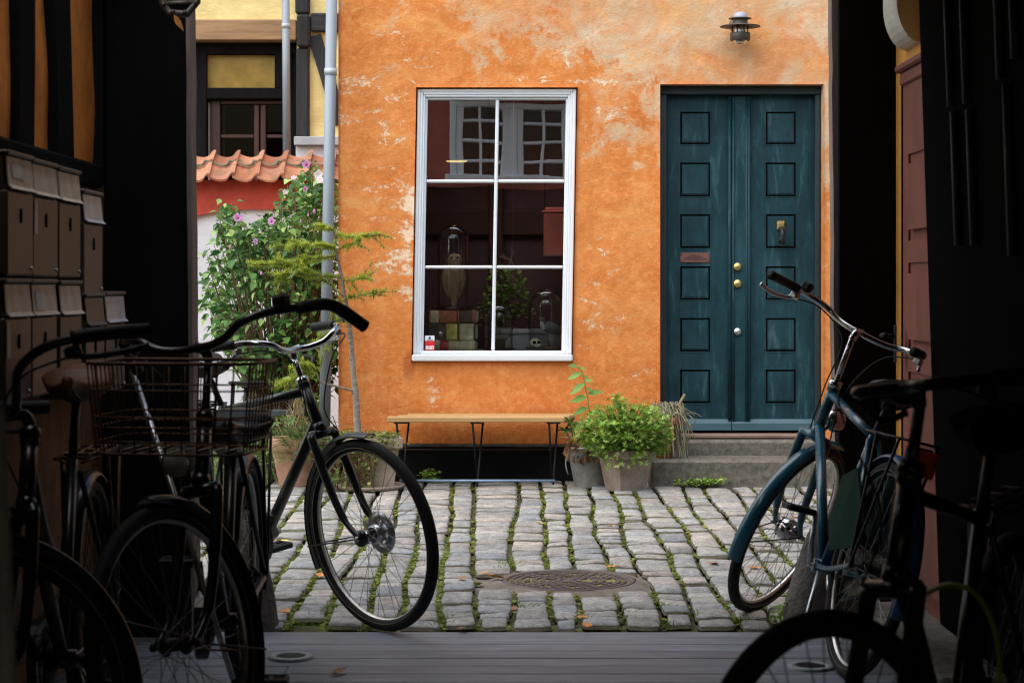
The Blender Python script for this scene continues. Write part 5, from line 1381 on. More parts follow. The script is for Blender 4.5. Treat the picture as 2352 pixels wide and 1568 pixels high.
# ================================================================ PLANTS
def rmat(p, yaw=None, pitch=None, roll=None):
    return Matrix.Translation(p) @ Matrix.Rotation(random.uniform(0, 6.28) if yaw is None else yaw, 4, 'Z') @ Matrix.Rotation(random.uniform(-.5, .7) if pitch is None else pitch, 4, 'X') @ Matrix.Rotation(random.uniform(-.5, .5) if roll is None else roll, 4, 'Y')
def inpoly(x, y, poly):
    c = False; j = len(poly)-1
    for i in range(len(poly)):
        if (poly[i][1] > y) != (poly[j][1] > y) and x < (poly[j][0]-poly[i][0])*(y-poly[i][1])/(poly[j][1]-poly[i][1])+poly[i][0]: c = not c
        j = i
    return c
# hibiscus
poly = [(466, 655), (470, 575), (498, 545), (500, 470), (518, 455), (540, 480), (558, 520), (600, 500), (632, 470), (640, 440), (668, 420), (690, 385), (712, 375), (745, 385), (772, 430), (778, 560), (776, 800), (770, 900), (640, 905), (560, 860), (520, 800), (480, 760), (500, 720), (462, 700)]
base = P(655, 1040, 12.9); base.z = 0
hb_ = thing('hibiscus_bush', 'tall leafy bush with pink flowers in front of the white garden wall', 'bush', base)
bl, bt = MB(), MB(); flowers = []
def hleaf(p, out):
    yaw = math.atan2(out.y, out.x)-1.57+random.gauss(0, .8)
    L = random.uniform(.036, .080)
    bl.leaf(rmat(p, yaw, random.uniform(-.9, .35), random.uniform(-.5, .5)), L, L*random.uniform(.6, .85), .2, .25)
nb = 0
while nb < 300:
    px, py = random.uniform(460, 780), random.uniform(375, 905)
    if not inpoly(px, py, poly): continue
    if nb < 60 and random.random() < .6:     # push some tips to the outline
        while inpoly(px, py-8, poly) and random.random() < .97: py -= 8
    Y = random.uniform(12.45, 13.7); tip = P(px, py, Y); nb += 1
    mid = base.lerp(tip, .5)+Vector(((tip.x-base.x)*.15, 0, .12)); st = base+Vector((random.gauss(0, .07), random.gauss(0, .07), 0))
    sp = spline([st, mid, tip], 8)
    bt.tube(sp, [.008*(1-.8*i/len(sp)) for i in range(len(sp))], 5)
    L = (tip-st).length; n = int(9+25*random.random())
    for q in range(n):
        f = 1-random.random()**1.3*min(.6, .42/L*1.0); i_ = min(len(sp)-2, int(f*(len(sp)-1))); p = sp[i_].lerp(sp[i_+1], random.random())
        off = Vector((random.gauss(0, 1), random.gauss(0, 1), random.gauss(0, .8))).normalized()*random.uniform(.01, .085)
        pp = p+off
        ppx = pp.x/pp.y*F+1176; ppy = 653-(pp.z-CAMZ)/pp.y*F
        if not inpoly(ppx, ppy, poly) and random.random() < .75: continue
        hleaf(pp, off)
bt.build('stems', M['twig'], hb_, True); bl.build('foliage', M['hib'], hb_, True)
def flower(px, py, Y, r, white=False, bud=False):
    p = P(px, py, Y); b = MB()
    f_ = Matrix.Translation(p) @ Matrix.Rotation(random.uniform(-.5, .5), 4, 'Z') @ Matrix.Rotation(R(65)+random.uniform(-.3, .3), 4, 'X')
    if bud: b.lathe([(.0001, -r), (r*.5, -r*.5), (r*.62, 0), (r*.35, r*.8), (.0001, r*1.1)], 8, Matrix.Translation(p))
    else:
        for k in range(5): b.leaf(f_ @ Matrix.Rotation(k*1.2566+random.uniform(-.15, .15), 4, 'Z') @ Matrix.Rotation(R(25), 4, 'X'), r*1.05, r*1.25, .25, .25)
    o = b.build('flower' if not bud else 'bud', M['petalw'] if white else M['petal'], hb_, True)
    if not bud and not white:
        b = MB(); b.ball(p+Vector((0, -.008, 0)), r*.26, 8, 6); b.build('flower_heart', M['heart'], o, True)
for a in [(546, 501, 12.2, .034), (624, 509, 12.2, .028), (704, 379, 12.3, .032), (701, 434, 12.2, .019), (587, 553, 12.2, .018)]: flower(*a)
for a in [(733, 402, 12.3, .036), (737, 416, 12.2, .030), (655, 442, 12.25, .020), (675, 410, 12.25, .022)]: flower(*a, white=True)
for a in [(529, 568, 12.2, .016), (600, 628, 12.2, .014), (722, 486, 12.2, .016)]: flower(*a, bud=True)

# larch
lb = P(822, 1005, 11.38)
la = thing('larch_tree', 'slender young larch with pale green needles in the ivy planter', 'tree', Vector((lb.x, lb.y, .24)))
b = MB(); bn = MB()
tr = [P(822, 1010, 11.38), P(818, 920, 11.38), P(812, 860, 11.38), P(806, 780, 11.38), P(800, 724, 11.38), P(793, 687, 11.38), P(785, 637, 11.38), P(775, 590, 11.38), P(768, 560, 11.38), P(766, 528, 11.38)]
sp = spline(tr, 6); n = len(sp); b.tube([p+Vector((.003*nz(i*.4), 0, 0)) for i, p in enumerate(sp)], [.0225*(1-.82*(i/n)**.8)+.0015*nz(i*1.3) for i in range(n)], 10)
for i in range(60):
    k = random.randrange(2, n-10); p = sp[k]; r_ = .0225*(1-.8*k/n); a = random.uniform(3.4, 6.0)
    b.ball(p+Vector((math.cos(a)*r_, math.sin(a)*r_, random.uniform(-.02, .02))), .0045, 6, 4)
def needles(p, d, n, L):
    for q in range(n):
        v = Vector((random.gauss(0, 1), random.gauss(0, 1), random.gauss(.25, .8)))+d*.5
        v.normalize(); s = v.cross(Vector((0, 0, 1)))
        s = (s.normalized() if s.length > .01 else Vector((1, 0, 0)))*.0028
        bn.add([p-s, p+s, p+v*L*random.uniform(.6, 1.1)], [(0, 1, 2)])
def branch(pl, r, dens=1.0, L=.036, depth=0):
    pts = [P(*q) for q in pl]; sp = spline(pts, 6); m = len(sp)
    bt_ = b; bt_.tube(sp, [r*(1-.75*i/m) for i in range(m)], 6)
    for i in range(m-1):
        seg = sp[i+1]-sp[i]; k = max(1, int(seg.length/.012*dens))
        for q in range(k): needles(sp[i].lerp(sp[i+1], random.random()), seg.normalized(), 12, L)
        if depth == 0 and random.random() < .8 and i > 1:      # side twigs
            d = (seg.normalized()+Vector((random.gauss(0, .5), random.gauss(0, .9), random.gauss(-.1, .3)))).normalized(); e = sp[i]+d*random.uniform(.05, .13)
            b.tube([sp[i], e], [.0022, .001], 4)
            for q in range(int(7*dens)): needles(sp[i].lerp(e, random.random()), d, 11, L)
branch([(772, 577, 11.38), (754, 566, 11.3), (706, 561, 11.2), (658, 563, 11.15)], .006, 1.7)
branch([(772, 588, 11.38), (740, 592, 11.3), (700, 596, 11.2), (685, 600, 11.2)], .005, 1.6)
branch([(777, 572, 11.38), (812, 560, 11.25), (827, 549, 11.2)], .004, 1.2)
branch([(767, 530, 11.38), (793, 545, 11.3), (825, 541, 11.25), (875, 538, 11.2)], .005, 1.2)
branch([(766, 530, 11.38), (752, 524, 11.35), (742, 520, 11.3)], .003, 1.5)
branch([(783, 637, 11.38), (732, 632, 11.25), (687, 614, 11.15), (643, 607, 11.1), (577, 609, 11.0)], .006, 1.9)
branch([(735, 632, 11.25), (690, 630, 11.1), (650, 628, 11.05), (640, 640, 11.0)], .004, 1.5)
branch([(790, 645, 11.38), (812, 641, 11.3), (846, 636, 11.2)], .0035, .9)
branch([(793, 688, 11.38), (825, 678, 11.3), (878, 671, 11.2)], .0035, 1.0)
branch([(789, 682, 11.38), (753, 650, 11.3), (728, 640, 11.2)], .004, 1.1)
branch([(796, 690, 11.38), (759, 694, 11.3), (732, 699, 11.2)], .003, .5)
branch([(797, 710, 11.38), (784, 706, 11.3), (776, 712, 11.25)], .003, 1.3)
branch([(798, 740, 11.38), (780, 735, 11.3), (760, 760, 11.2)], .003, 1.3)
branch([(715, 868, 11.2), (700, 858, 11.15), (672, 872, 11.1), (650, 880, 11.1)], .003, 1.8)
branch([(727, 855, 11.2), (705, 838, 11.15), (690, 846, 11.1)], .003, 1.8)
branch([(735, 850, 11.22), (742, 800, 11.2), (735, 765, 11.15)], .003, .7)
b.tube(spline([P(813, 898, 11.38), P(770, 886, 11.3), P(737, 877, 11.25), P(727, 856, 11.2), P(715, 868, 11.18)]), [.007]*8+[.006]*8+[.004]*9, 6)
b.tube(spline([P(775, 985, 11.4), P(768, 965, 11.3), P(763, 955, 11.25)]), .003, 5); b.tube([P(768, 965, 11.3), P(790, 978, 11.3)], .0025, 5)
b.build('trunk', M['bark'], la, True); bn.build('crown', M['larch'], la, True)

# square ivy planter
q0 = P(848, 1104, 11.42)
pl_ = thing('clay_planter', 'square weathered clay planter overgrown with trailing ivy under the larch', 'planter', (q0.x, q0.y, 0))
def sqpot(mb, cx, cy, z0, z1, w0, w1, rot, rim=.0, rimh=.05, n=4, th=.018):
    def ringz(w, z, ins=0):
        rr = (w/2-ins)/math.cos(math.pi/n); return [Vector((cx+rr*math.cos(rot+math.pi/n+2*math.pi*k/n), cy+rr*math.sin(rot+math.pi/n+2*math.pi*k/n), z)) for k in range(n)]
    lv = [ringz(w0, z0), ringz(w0+(w1-w0)*(1-rimh/(z1-z0)), z1-rimh), ringz(w1+rim*2, z1-rimh+.004), ringz(w1+rim*2, z1), ringz(w1+rim*2, z1, th+rim), ringz(w1-.01, z1-.06, th)]
    vs = [v for l in lv for v in l]; fs = [(i*n+k, i*n+(k+1) % n, (i+1)*n+(k+1) % n, (i+1)*n+k) for i in range(len(lv)-1) for k in range(n)]
    mb.add(vs, fs)
b = MB(); sqpot(b, q0.x, q0.y, .015, .315, .27, .345, R(8), .012, .06); b.build('pot', M['paleclay'], pl_, True)
b = MB(); b.lathe([(.0001, 0), (.17, 0), (.205, .012), (.215, .03), (.205, .032), (.19, .02), (.0001, .016)], 28, Matrix.Translation((q0.x, q0.y, 0))); b.build('saucer', M['paleclay'], pl_, True)
b = MB(); b.box((q0.x-.14, q0.y-.14, .26), (q0.x+.14, q0.y+.14, .285)); b.build('soil', M['soil'], pl_, True)
b = MB()
for k in range(900):
    a = random.uniform(0, 6.28); side = random.random()
    if side < .45:   # mossy top
        p = Vector((q0.x+random.uniform(-.18, .18), q0.y+random.uniform(-.18, .16), .29+random.uniform(0, .045)))
    else:            # hanging curtain on front
        hx = random.gauss(-.02, .09); drop = random.random()**1.4*(.30 if hx < .06 else .10)
        p = Vector((q0.x+hx, q0.y-.155-random.uniform(.01, .06)-.02*drop, .30-drop))
    s = random.uniform(.010, .021)
    b.leaf(rmat(p, None, random.uniform(.2, 1.5), None), s*1.3, s*1.3, .1, .2)
for k in range(200): b.blade((q0.x+random.uniform(-.18, .18), q0.y+random.uniform(-.18, .1), .29), (random.uniform(-.8, .8), random.uniform(-.8, .8), 1), random.uniform(.03, .07), .003)
b.build('ivy', M['ivy'], pl_, True)
b = MB()
for k in range(40):
    hx = random.uniform(-.15, .03); pts = [Vector((q0.x+hx, q0.y-.18-random.uniform(0, .03), .30)), Vector((q0.x+hx+random.gauss(0, .03), q0.y-.20, .18)), Vector((q0.x+hx+random.gauss(0, .05), q0.y-.19, random.uniform(.0, .12)))]
    b.tube(spline(pts, 3), .0016, 4)
b.build('dry_vines', M['deadleaf'], pl_, True)

# round pot left with mixed weeds
q1 = P(680, 1108, 11.62)
pt = thing('flower_pot', 'round terracotta pot with lupin leaves and dry stalks behind the black bicycle frame', 'flower pot', (q1.x, q1.y, 0))
b = MB(); b.lathe([(.0001, .0), (.10, .0), (.104, .01), (.142, .20), (.144, .21), (.160, .215), (.166, .24), (.165, .285), (.158, .295), (.140, .29), (.135, .24), (.0001, .235)], 36, Matrix.Translation((q1.x, q1.y, 0))); b.build('pot', M['terracotta'], pt, True)
b = MB()
def palm(mb, p, r_, nl=8):
    f_ = rmat(p, None, random.uniform(.1, .9), random.uniform(-.4, .4))
    for k in range(nl): mb.leaf(f_ @ Matrix.Rotation(6.283*k/nl, 4, 'Z') @ Matrix.Rotation(.3, 4, 'X'), r_, r_*.3, .2, .2)
for (px, py) in [(648, 960), (632, 975), (665, 968), (655, 985), (640, 995), (690, 985), (676, 1000), (630, 1010), (652, 1012), (700, 975), (715, 995), (662, 1018), (620, 985)]: palm(b, P(px, py, q1.y-random.uniform(.05, .2)), random.uniform(.035, .06))
for k in range(220): p = P(random.gauss(675, 34), random.uniform(955, 1040), q1.y+random.uniform(-.2, .1)); b.leaf(rmat(p), random.uniform(.02, .045), random.uniform(.01, .025))
for k in range(130): b.blade(P(random.gauss(690, 30), random.uniform(1000, 1060), q1.y-random.uniform(.05, .2)), (random.uniform(-1, 1), random.uniform(-1, .4), random.uniform(-.3, 1)), random.uniform(.06, .16), .006, .6)
b.build('leaves', M['weed'], pt, True)
b = MB()
for k in range(150):
    p = P(random.gauss(688, 14), random.uniform(930, 1010), q1.y-random.uniform(0, .12)); b.blade(p, (random.gauss(0, .4), random.gauss(0, .4), random.choice((-1, 1))), random.uniform(.05, .17), .006, .5)
for k in range(7): b.tube(spline([P(690+random.gauss(0, 8), 1010, q1.y), P(690+random.gauss(0, 12), 950, q1.y-.05), P(692+random.gauss(0, 14), 895, q1.y-.05)], 3), .004, 5)
b.build('dry_stalks', M['straw'], pt, True)
q1b = P(735, 1100, 11.72)
pt2 = thing('flower_pot', 'small terracotta pot almost hidden by grassy leaves beside the ivy planter', 'flower pot', (q1b.x, q1b.y, 0))
b = MB(); b.lathe([(.0001, 0), (.08, 0), (.11, .20), (.125, .205), (.128, .26), (.112, .262), (.105, .22), (.0001, .21)], 30, Matrix.Translation((q1b.x, q1b.y, 0))); b.build('pot', M['terracotta'], pt2, True)
b = MB()
for k in range(230): b.blade((q1b.x+random.gauss(0, .05), q1b.y-.05+random.gauss(0, .05), .24), (random.gauss(0, .7), random.gauss(-.3, .5), random.uniform(-.1, 1.2)), random.uniform(.08, .24), .007, .8)
b.build('leaves', M['weed'], pt2, True)
# leafy growth behind and left of pots
def weeds(name, lab, cx0, cx1, cy0, cy1, Y0, Y1, n, mat, big=.035, blades=0):
    q = P((cx0+cx1)/2, cy1, (Y0+Y1)/2); q.z = 0; t = thing(name, lab, 'plant', q); b = MB()
    for k in range(n):
        p = P(random.triangular(cx0, cx1), cy0+(cy1-cy0)*random.random()**.7, random.uniform(Y0, Y1))
        if p.z < .0: p.z = random.uniform(.0, .05)
        b.leaf(rmat(p, None, random.uniform(-.4, 1.0)), random.uniform(.5, 1.1)*big, random.uniform(.4, .8)*big, .15, .25)
    for k in range(blades): 
        x = random.uniform(cx0, cx1); p = P(x, cy1, random.uniform(Y0, Y1)); p.z = 0
        b.blade(p, (random.gauss(0, .35), random.gauss(0, .35), 1), random.uniform(.12, .42), .010, .4)
    b.build('leaves', M[mat], t, True)
    b = MB()
    for k in range(9): x = random.uniform(cx0*.8+cx1*.2, cx0*.2+cx1*.8); p0 = P(x, cy1, (Y0+Y1)/2); p0.z = 0; p1 = P(x+random.gauss(0, 8), cy0*.6+cy1*.4, (Y0+Y1)/2); b.tube([p0, p1], .003, 5)
    b.build('stems', M['twig'], t, True)
weeds('leafy_plant', 'broad green leafy plant between rain pipe and black chair', 690, 752, 905, 990, 11.9, 12.3, 240, 'sap', .06)
weeds('leafy_plant', 'yellow green weeds growing low beneath the black garden chair', 560, 650, 985, 1075, 11.7, 12.2, 420, 'weed', .035, 90)
weeds('leafy_plant', 'tall thin grassy plant in front of the white wall left of the chair', 545, 610, 880, 960, 12.6, 13.0, 60, 'weed', .04, 60)
weeds('leafy_plant', 'low mixed weeds at the foot of the white wall by the gateway post', 455, 560, 1010, 1110, 11.6, 12.4, 520, 'weed', .04, 120)
weeds('weed_clump', 'small round leaved weed at the wall foot under the bench', 962, 1012, 1078, 1104, 11.7, 11.86, 110, 'ger', .035)
weeds('weed_clump', 'flat row of small weeds along the foot of the stone step', 1545, 1680, 1098, 1112, 11.40, 11.52, 260, 'ger', .030)
weeds('weed_clump', 'tuft of weeds and leaves by the right guard stone', 1775, 1835, 1385, 1425, 6.88, 7.0, 150, 'ger', .026)
weeds('weed_clump', 'creeping weeds around the saucer of the ivy planter', 700, 800, 1085, 1118, 11.2, 11.4, 240, 'weed', .03)

# right-hand pots
q2 = P(1437, 1122, 11.32)
gp = thing('clay_planter', 'tapered square clay planter with big bushy geranium beside the door step', 'planter', (q2.x, q2.y, 0))
b = MB(); sqpot(b, q2.x, q2.y, 0, .245, .17, .245, R(28), .008, .05); b.build('pot', M['mossclay'], gp, True)
b = MB(); b.box((q2.x-.09, q2.y-.09, .19), (q2.x+.09, q2.y+.09, .215)); b.build('soil', M['soil'], gp, True)
b, bs = MB(), MB()
gpoly = [(1322, 1000), (1345, 958), (1375, 930), (1402, 935), (1412, 910), (1428, 908), (1440, 935), (1470, 920), (1500, 940), (1535, 965), (1545, 1000), (1535, 1030), (1500, 1055), (1450, 1062), (1400, 1066), (1375, 1050), (1345, 1030)]
nb = 0; root = Vector((q2.x, q2.y, .22))
while nb < 1150:
    px, py = random.uniform(1318, 1548), random.uniform(905, 1070)
    if not inpoly(px, py, gpoly): continue
    u_ = (px-1435)/115; v_ = (py-985)/80; rr = min(1, math.hypot(u_, v_)); depth = .23*math.sqrt(max(0, 1-rr*rr))
    Y = q2.y-depth*random.uniform(.2, 1.05)+.02 if random.random() < .85 else q2.y+depth*random.random()
    p = P(px, py, Y); nb += 1
    if nb % 3 == 0: bs.tube(spline([root+Vector((random.gauss(0, .03), random.gauss(0, .03), 0)), root.lerp(p, .6)+Vector((0, 0, .03)), p], 3), .0022, 4)
    out = (p-root).normalized(); yaw = math.atan2(out.y, out.x)+1.57
    for k in range(2):
        f_ = Matrix.Translation(p+Vector((random.gauss(0, .012), random.gauss(0, .012), random.gauss(0, .012)))) @ Matrix.Rotation(random.uniform(0, 6.28), 4, 'Z') @ Matrix.Rotation(random.uniform(-.2, 1.25), 4, 'X') @ Matrix.Rotation(random.uniform(0, 6.28), 4, 'Z')
        b.lobed(f_, random.uniform(.012, .027), random.choice((6, 7, 8)), random.uniform(-.3, .7))
for k in range(40):       # leaves spilling over the rim
    p = Vector((q2.x+random.uniform(-.14, .12), q2.y-.14-random.random()*.04, random.uniform(.15, .24))); b.lobed(rmat(p, None, random.uniform(.4, 1.3)), random.uniform(.015, .028), 5, .2)
bs.build('stems', M['sap'], gp, True); b.build('foliage', M['ger'], gp, True)

q3 = P(1358, 1106, 11.55)
bk = thing('metal_bucket', 'grey galvanised bucket of dead leaves left of the geranium planter', 'bucket', (q3.x, q3.y, 0))
b = MB(); b.lathe([(.0001, 0), (.095, 0), (.10, .01), (.132, .235), (.138, .24), (.138, .25), (.130, .252), (.126, .236), (.11, .18), (.0001, .18)], 36, Matrix.Translation((q3.x, q3.y, 0)) @ Matrix.Rotation(R(-3), 4, 'Y')); b.build('bucket', M['bucket'], bk, True)
b = MB(); b.tube([(q3.x-.135, q3.y, .235)]+[(q3.x-.135-.02*math.sin(a), q3.y-.03, .235-.17*a/3.14) for a in [.4, .9, 1.4, 1.9, 2.4, 2.9]], .004, 6); b.build('handle', M['bucket'], bk, True)
b = MB()
for k in range(90):
    p = Vector((q3.x+random.uniform(-.15, .08), q3.y-random.uniform(.02, .17), .20+random.uniform(-.07, .09))); b.leaf(rmat(p, None, random.uniform(.4, 2.2), random.uniform(-1, 1)), random.uniform(.04, .085), random.uniform(.018, .034), .5, .5)
b.build('dead_leaves', M['deadleaf'], bk, True)
sg = thing('seedling_tree', 'thin seedling with pale oval leaves rising behind the geranium planter', 'sapling', (q3.x+.06, q3.y+.02, .2))
b, bt = MB(), MB(); Ys = 11.6
stem = [P(1358, 1040, Ys), P(1356, 990, Ys), P(1352, 930, Ys), P(1345, 890, Ys), P(1338, 858, Ys), P(1328, 842, Ys)]
bt.tube(spline(stem), .0028, 6); bt.build('stem', M['sap'], sg, True)
for (px, py, dx, dy, L) in [(1328, 842, -22, -4, .07), (1330, 846, 14, -2, .05), (1336, 856, -30, 12, .10), (1340, 862, 12, 8, .05), (1342, 872, 18, 2, .06), (1345, 880, -40, 26, .12), (1348, 890, 16, 12, .05), (1350, 905, 32, -8, .10), (1350, 912, -40, 8, .12), (1352, 936, -34, 14, .11), (1355, 945, 28, 2, .08), (1357, 965, -20, 2, .06), (1358, 975, -28, 6, .07)]:
    p = P(px, py, Ys); d = Vector((dx, random.uniform(-14, 4), -dy)).normalized()
    x_ = d; z_ = Vector((-.1, -.75, .65)); y_ = z_.cross(x_).normalized(); z_ = x_.cross(y_)
    Mx = Matrix(((-y_.x, x_.x, z_.x, p.x), (-y_.y, x_.y, z_.y, p.y), (-y_.z, x_.z, z_.z, p.z), (0, 0, 0, 1)))
    b.leaf(Mx, L, L*.45, .15, .12)
b.build('leaves', M['sap'], sg, True)
hp = thing('hellebore_plant', 'small dark green plant with finger leaves between bench and bucket', 'plant', P(1312, 1015, 11.6))
b = MB()
for (px, py, r_) in ((1310, 972, .07), (1300, 990, .075), (1318, 985, .06), (1306, 1010, .06), (1332, 975, .06), (1340, 985, .07)): palm(b, P(px, py, 11.58), r_, 6)
b.build('leaves', M['hib'], hp, True)
b = MB()
for (px, py) in ((1310, 972), (1300, 990), (1318, 985), (1332, 975)): b.tube([P(px, py, 11.6), P(1325, 1050, 11.6)], .003, 5)
b.build('stems', M['weed'], hp, True)
q4 = P(1520, 1030, 11.68)
cb = thing('clay_bowl', 'orange clay pot of trailing wiry succulents standing on the door step', 'flower pot', (q4.x, q4.y, .165))
Mx = Matrix.Translation((q4.x, q4.y, .165)); b = MB(); b.lathe([(.0001, 0), (.075, 0), (.105, .20), (.120, .205), (.124, .25), (.110, .252), (.10, .21), (.0001, .2)], 30, Mx); b.build('pot', surf('orange_clay', (.46, .15, .07), .85, 0, .25, 7, .2, 50, dirt=.25), cb, True)
b = MB()
for k in range(150):
    a = random.gauss(-.5, 1.0); p0 = Vector((q4.x+random.gauss(0, .04), q4.y+random.gauss(0, .04), .40)); dx = math.cos(a)*random.uniform(.05, .16); dy = -abs(math.sin(a))*random.uniform(.02, .16)
    top = p0+Vector((dx*.6, dy*.6, random.uniform(.03, .11))); end = p0+Vector((dx*1.15, dy*1.1, -random.random()**1.6*.38+.05))
    b.tube(spline([p0, top, end], 4), random.uniform(.0018, .0036), 5)
b.build('succulent', surf('wiry_succulent', (.16, .19, .09), .7, 0, .5, 12, .1, col2=(.42, .38, .26)), cb, True)
b = MB(); b.tube([(q4.x+.05, q4.y-.03, .40), (q4.x+.135, q4.y-.06, .555)], .008, 8); b.build('stick', M['straw'], cb, True)

# perforated metal chair
cq = P(612, 1045, 12.0); ch = thing('garden_chair', 'black perforated metal garden chair in front of the hibiscus bush', 'chair', Matrix.Identity(4).to_translation())
ch.matrix_basis = Matrix.Translation((cq.x, cq.y, 0)) @ Matrix.Rotation(R(18), 4, 'Z')
def perf(mb, o, ux, uy, nx_, ny_, sx, sy):
    o, ux, uy = Vector(o), Vector(ux), Vector(uy); nrm = ux.cross(uy).normalized()*.003
    for i in range(nx_):
        for j in range(ny_):
            c = o+ux*((i+.5)*sx/nx_)+uy*((j+.5)*sy/ny_); hx, hy = sx/nx_/2, sy/ny_/2; h = min(hx, hy)*.62
            outer = [(-hx, -hy), (0, -hy), (hx, -hy), (hx, 0), (hx, hy), (0, hy), (-hx, hy), (-hx, 0)]; vs = []
            for (a, d) in outer: vs.append(c+ux*a+uy*d)
            for k in range(8): an = math.atan2(outer[k][1], outer[k][0]); vs.append(c+ux*h*math.cos(an)+uy*h*math.sin(an))
            mb.add(vs, [(k, (k+1) % 8, 8+(k+1) % 8, 8+k) for k in range(8)])
b = MB(); perf(b, (-.21, -.20, .415), (1, 0, 0), (0, 1, 0), 14, 13, .42, .40); b.tube([(-.215, -.205, .412), (.215, -.205, .412), (.215, .205, .412), (-.215, .205, .412)], .011, 8, closed=True); b.build('seat', surf('grey_perforated_steel', (.055, .065, .075), .4, .3, .2, 9, .05), ch, solid=.003)
b = MB(); perf(b, (.205, -.19, .50), (0, 1, 0), (.18, 0, .98), 12, 8, .38, .24); b.tube(spline([(.20, -.20, .41), (.205, -.20, .55), (.25, -.19, .73), (.262, -.13, .765), (.262, .13, .765), (.25, .19, .73), (.205, .20, .55), (.20, .20, .41)]), .012, 8); b.build('backrest', M['matblack'], ch, solid=.003)
for s in (-1, 1):
    b = MB(); b.box((-.20, s*.235-.03, .585), (.22, s*.235+.03, .605), .009); b.build('armrest', M['matblack'], ch)
    b = MB(); b.tube([(-.17, s*.235, .59), (-.18, s*.215, .41), (-.20, s*.215, .0)], .013, 8); b.build('leg', M['matblack'], ch)
    b = MB(); b.tube([(.20, s*.215, .60), (.20, s*.215, .41), (.235, s*.215, .0)], .013, 8); b.build('leg', M['matblack'], ch)

# ================================================================ WINDOW DISPLAY
def ip(px, py, Y): return P(px, py, Y)
tb = thing('display_table', 'shallow shelf inside the white window carrying books and glass domes', 'shelf', (0, 12.35, 0))
b = MB(); b.box((WO[0]+.0, 12.02, .775), (WO[1]-.035, 12.45, .800), .004); b.box((-.55, 12.38, .02), (-.50, 12.43, .774)); b.box((.30, 12.38, .02), (.35, 12.43, .774)); b.build('shelf_board', surf('shelf_paint', (.30, .33, .35), .6, 0, .2, 8, .05), tb, True)
def book(px0, px1, py0, py1, Y, labels, cover, lab):
    p0, p1 = P(px0, py1, Y), P(px1, py0, Y); t = thing('old_book', lab, 'book', ((p0.x+p1.x)/2, Y, p0.z), 'old books stacked in the window')
    x0, x1, z0, z1 = p0.x, p1.x, p0.z, p1.z; dpt = .22; h = (z1-z0)
    def spine(xa, xb, dy):
        b = MB(); n = 10; vs = []
        for x in (xa, xb):
            for k in range(n+1): a = math.pi*k/n; vs.append((x, Y+.012-.020*math.sin(a)-dy, z0+h*(.5-.5*math.cos(a))))
        b.add(vs, [(k, k+1, n+2+k, n+1+k) for k in range(n)]+[tuple(range(n+1))], True); return b
    b = spine(x0, x1, 0); b.box((x0, Y+.012, z0+.0005), (x1, Y+dpt, z0+.007), .002); b.box((x0, Y+.012, z1-.007), (x1, Y+dpt, z1-.0005), .002)
    for f in (.02, .21, .62, .97): b.tube([(x0+(x1-x0)*f, Y+.012-.022*math.sin(math.pi*k/8), z0+h*(.5-.5*math.cos(math.pi*k/8))) for k in range(9)], .0035, 6)
    bo = b.build('binding', M[cover], t, True)
    for (f0, f1, m) in labels: spine(x0+(x1-x0)*f0, x0+(x1-x0)*f1, .0012).build('spine_label', M[m], bo, True)
    b = MB(); b.box((x0+.006, Y+.02, z0+.0072), (x1-.004, Y+dpt-.006, z1-.0072)); 
    b.box((x1-.006, Y+.014, z0+.008), (x1+.012, Y+dpt-.01, z1-.008), .006); b.build('pages', M['paperedge'], t, True)
YB = 12.055
book(987, 1091, 782.5, 805.8, YB, ((.22, .42, 'redlabel'), (.45, .95, 'vellum'), (.03, .2, 'vellum')), 'vellum', 'worn vellum book with a red label at the bottom of the stack')
book(984.5, 1092, 743, 781.5, YB, ((.38, .63, 'gilt'), (.66, .97, 'vellum')), 'bookdark', 'thick dark book with a gilt label in the middle of the stack')
book(986, 1094, 713, 742, YB+.005, ((.03, .2, 'vellum'), (.58, .92, 'bookdark')), 'bookbrown', 'brown leather book with a dark label on top of the stack')
def belljar(cx, base_py, top_py, r_px, Y, lab, basemat, bh=.022):
    k = Y/F; c = P(cx, base_py, Y); r_ = r_px*k; H = (base_py-top_py)*k
    t = thing('bell_jar', lab, 'bell jar', c, 'glass bell jars in the window'); Mx = Matrix.Translation(c)
    b = MB(); b.lathe([(.0001, 0), (r_*1.12, 0), (r_*1.17, bh*.3), (r_*1.10, bh*.6), (r_*1.12, bh*.9), (r_*1.0, bh), (.0001, bh)], 32, Mx); b.build('base', M[basemat], t, True)
    b = MB(); pr = [(r_, bh+.001), (r_, H-r_)]+[(r_*math.cos(a), H-r_+r_*math.sin(a)) for a in [R(15*q) for q in range(1, 6)]]+[(.0001, H)]
    b.lathe(pr, 40, Mx); b.build('glass_dome', M['dome'], t, True); return c, bh
c, bh = belljar(1042, 712.8, 516, 36, YB+.13, 'tall narrow bell jar over a stuffed owl on top of the books', 'darkwood', .03)
# owl-like stuffed bird: one continuous body
ow = thing('stuffed_owl', 'brown stuffed bird of prey under the tall narrow bell jar', 'stuffed bird', (c.x, c.y, c.z+bh))
b = MB(); z = c.z+bh
sp = [(c.x+.002, c.y+.012, z), (c.x+.004, c.y+.010, z+.04), (c.x+.004, c.y+.004, z+.09), (c.x+.004, c.y, z+.14), (c.x+.004, c.y-.002, z+.20), (c.x+.006, c.y-.004, z+.245), (c.x+.008, c.y-.010, z+.275), (c.x+.008, c.y-.013, z+.305), (c.x+.006, c.y-.012, z+.325), (c.x+.006, c.y-.012, z+.334)]
b.tube(spline(sp, 4), [.020, .021, .022, .023, .026, .030, .034, .038, .042, .045, .047, .050, .052, .053, .054, .054, .053, .052, .050, .047, .044, .041, .040, .040, .042, .045, .047, .047, .045, .042, .038, .033, .027, .020, .014, .008, .003][:37], 16); 
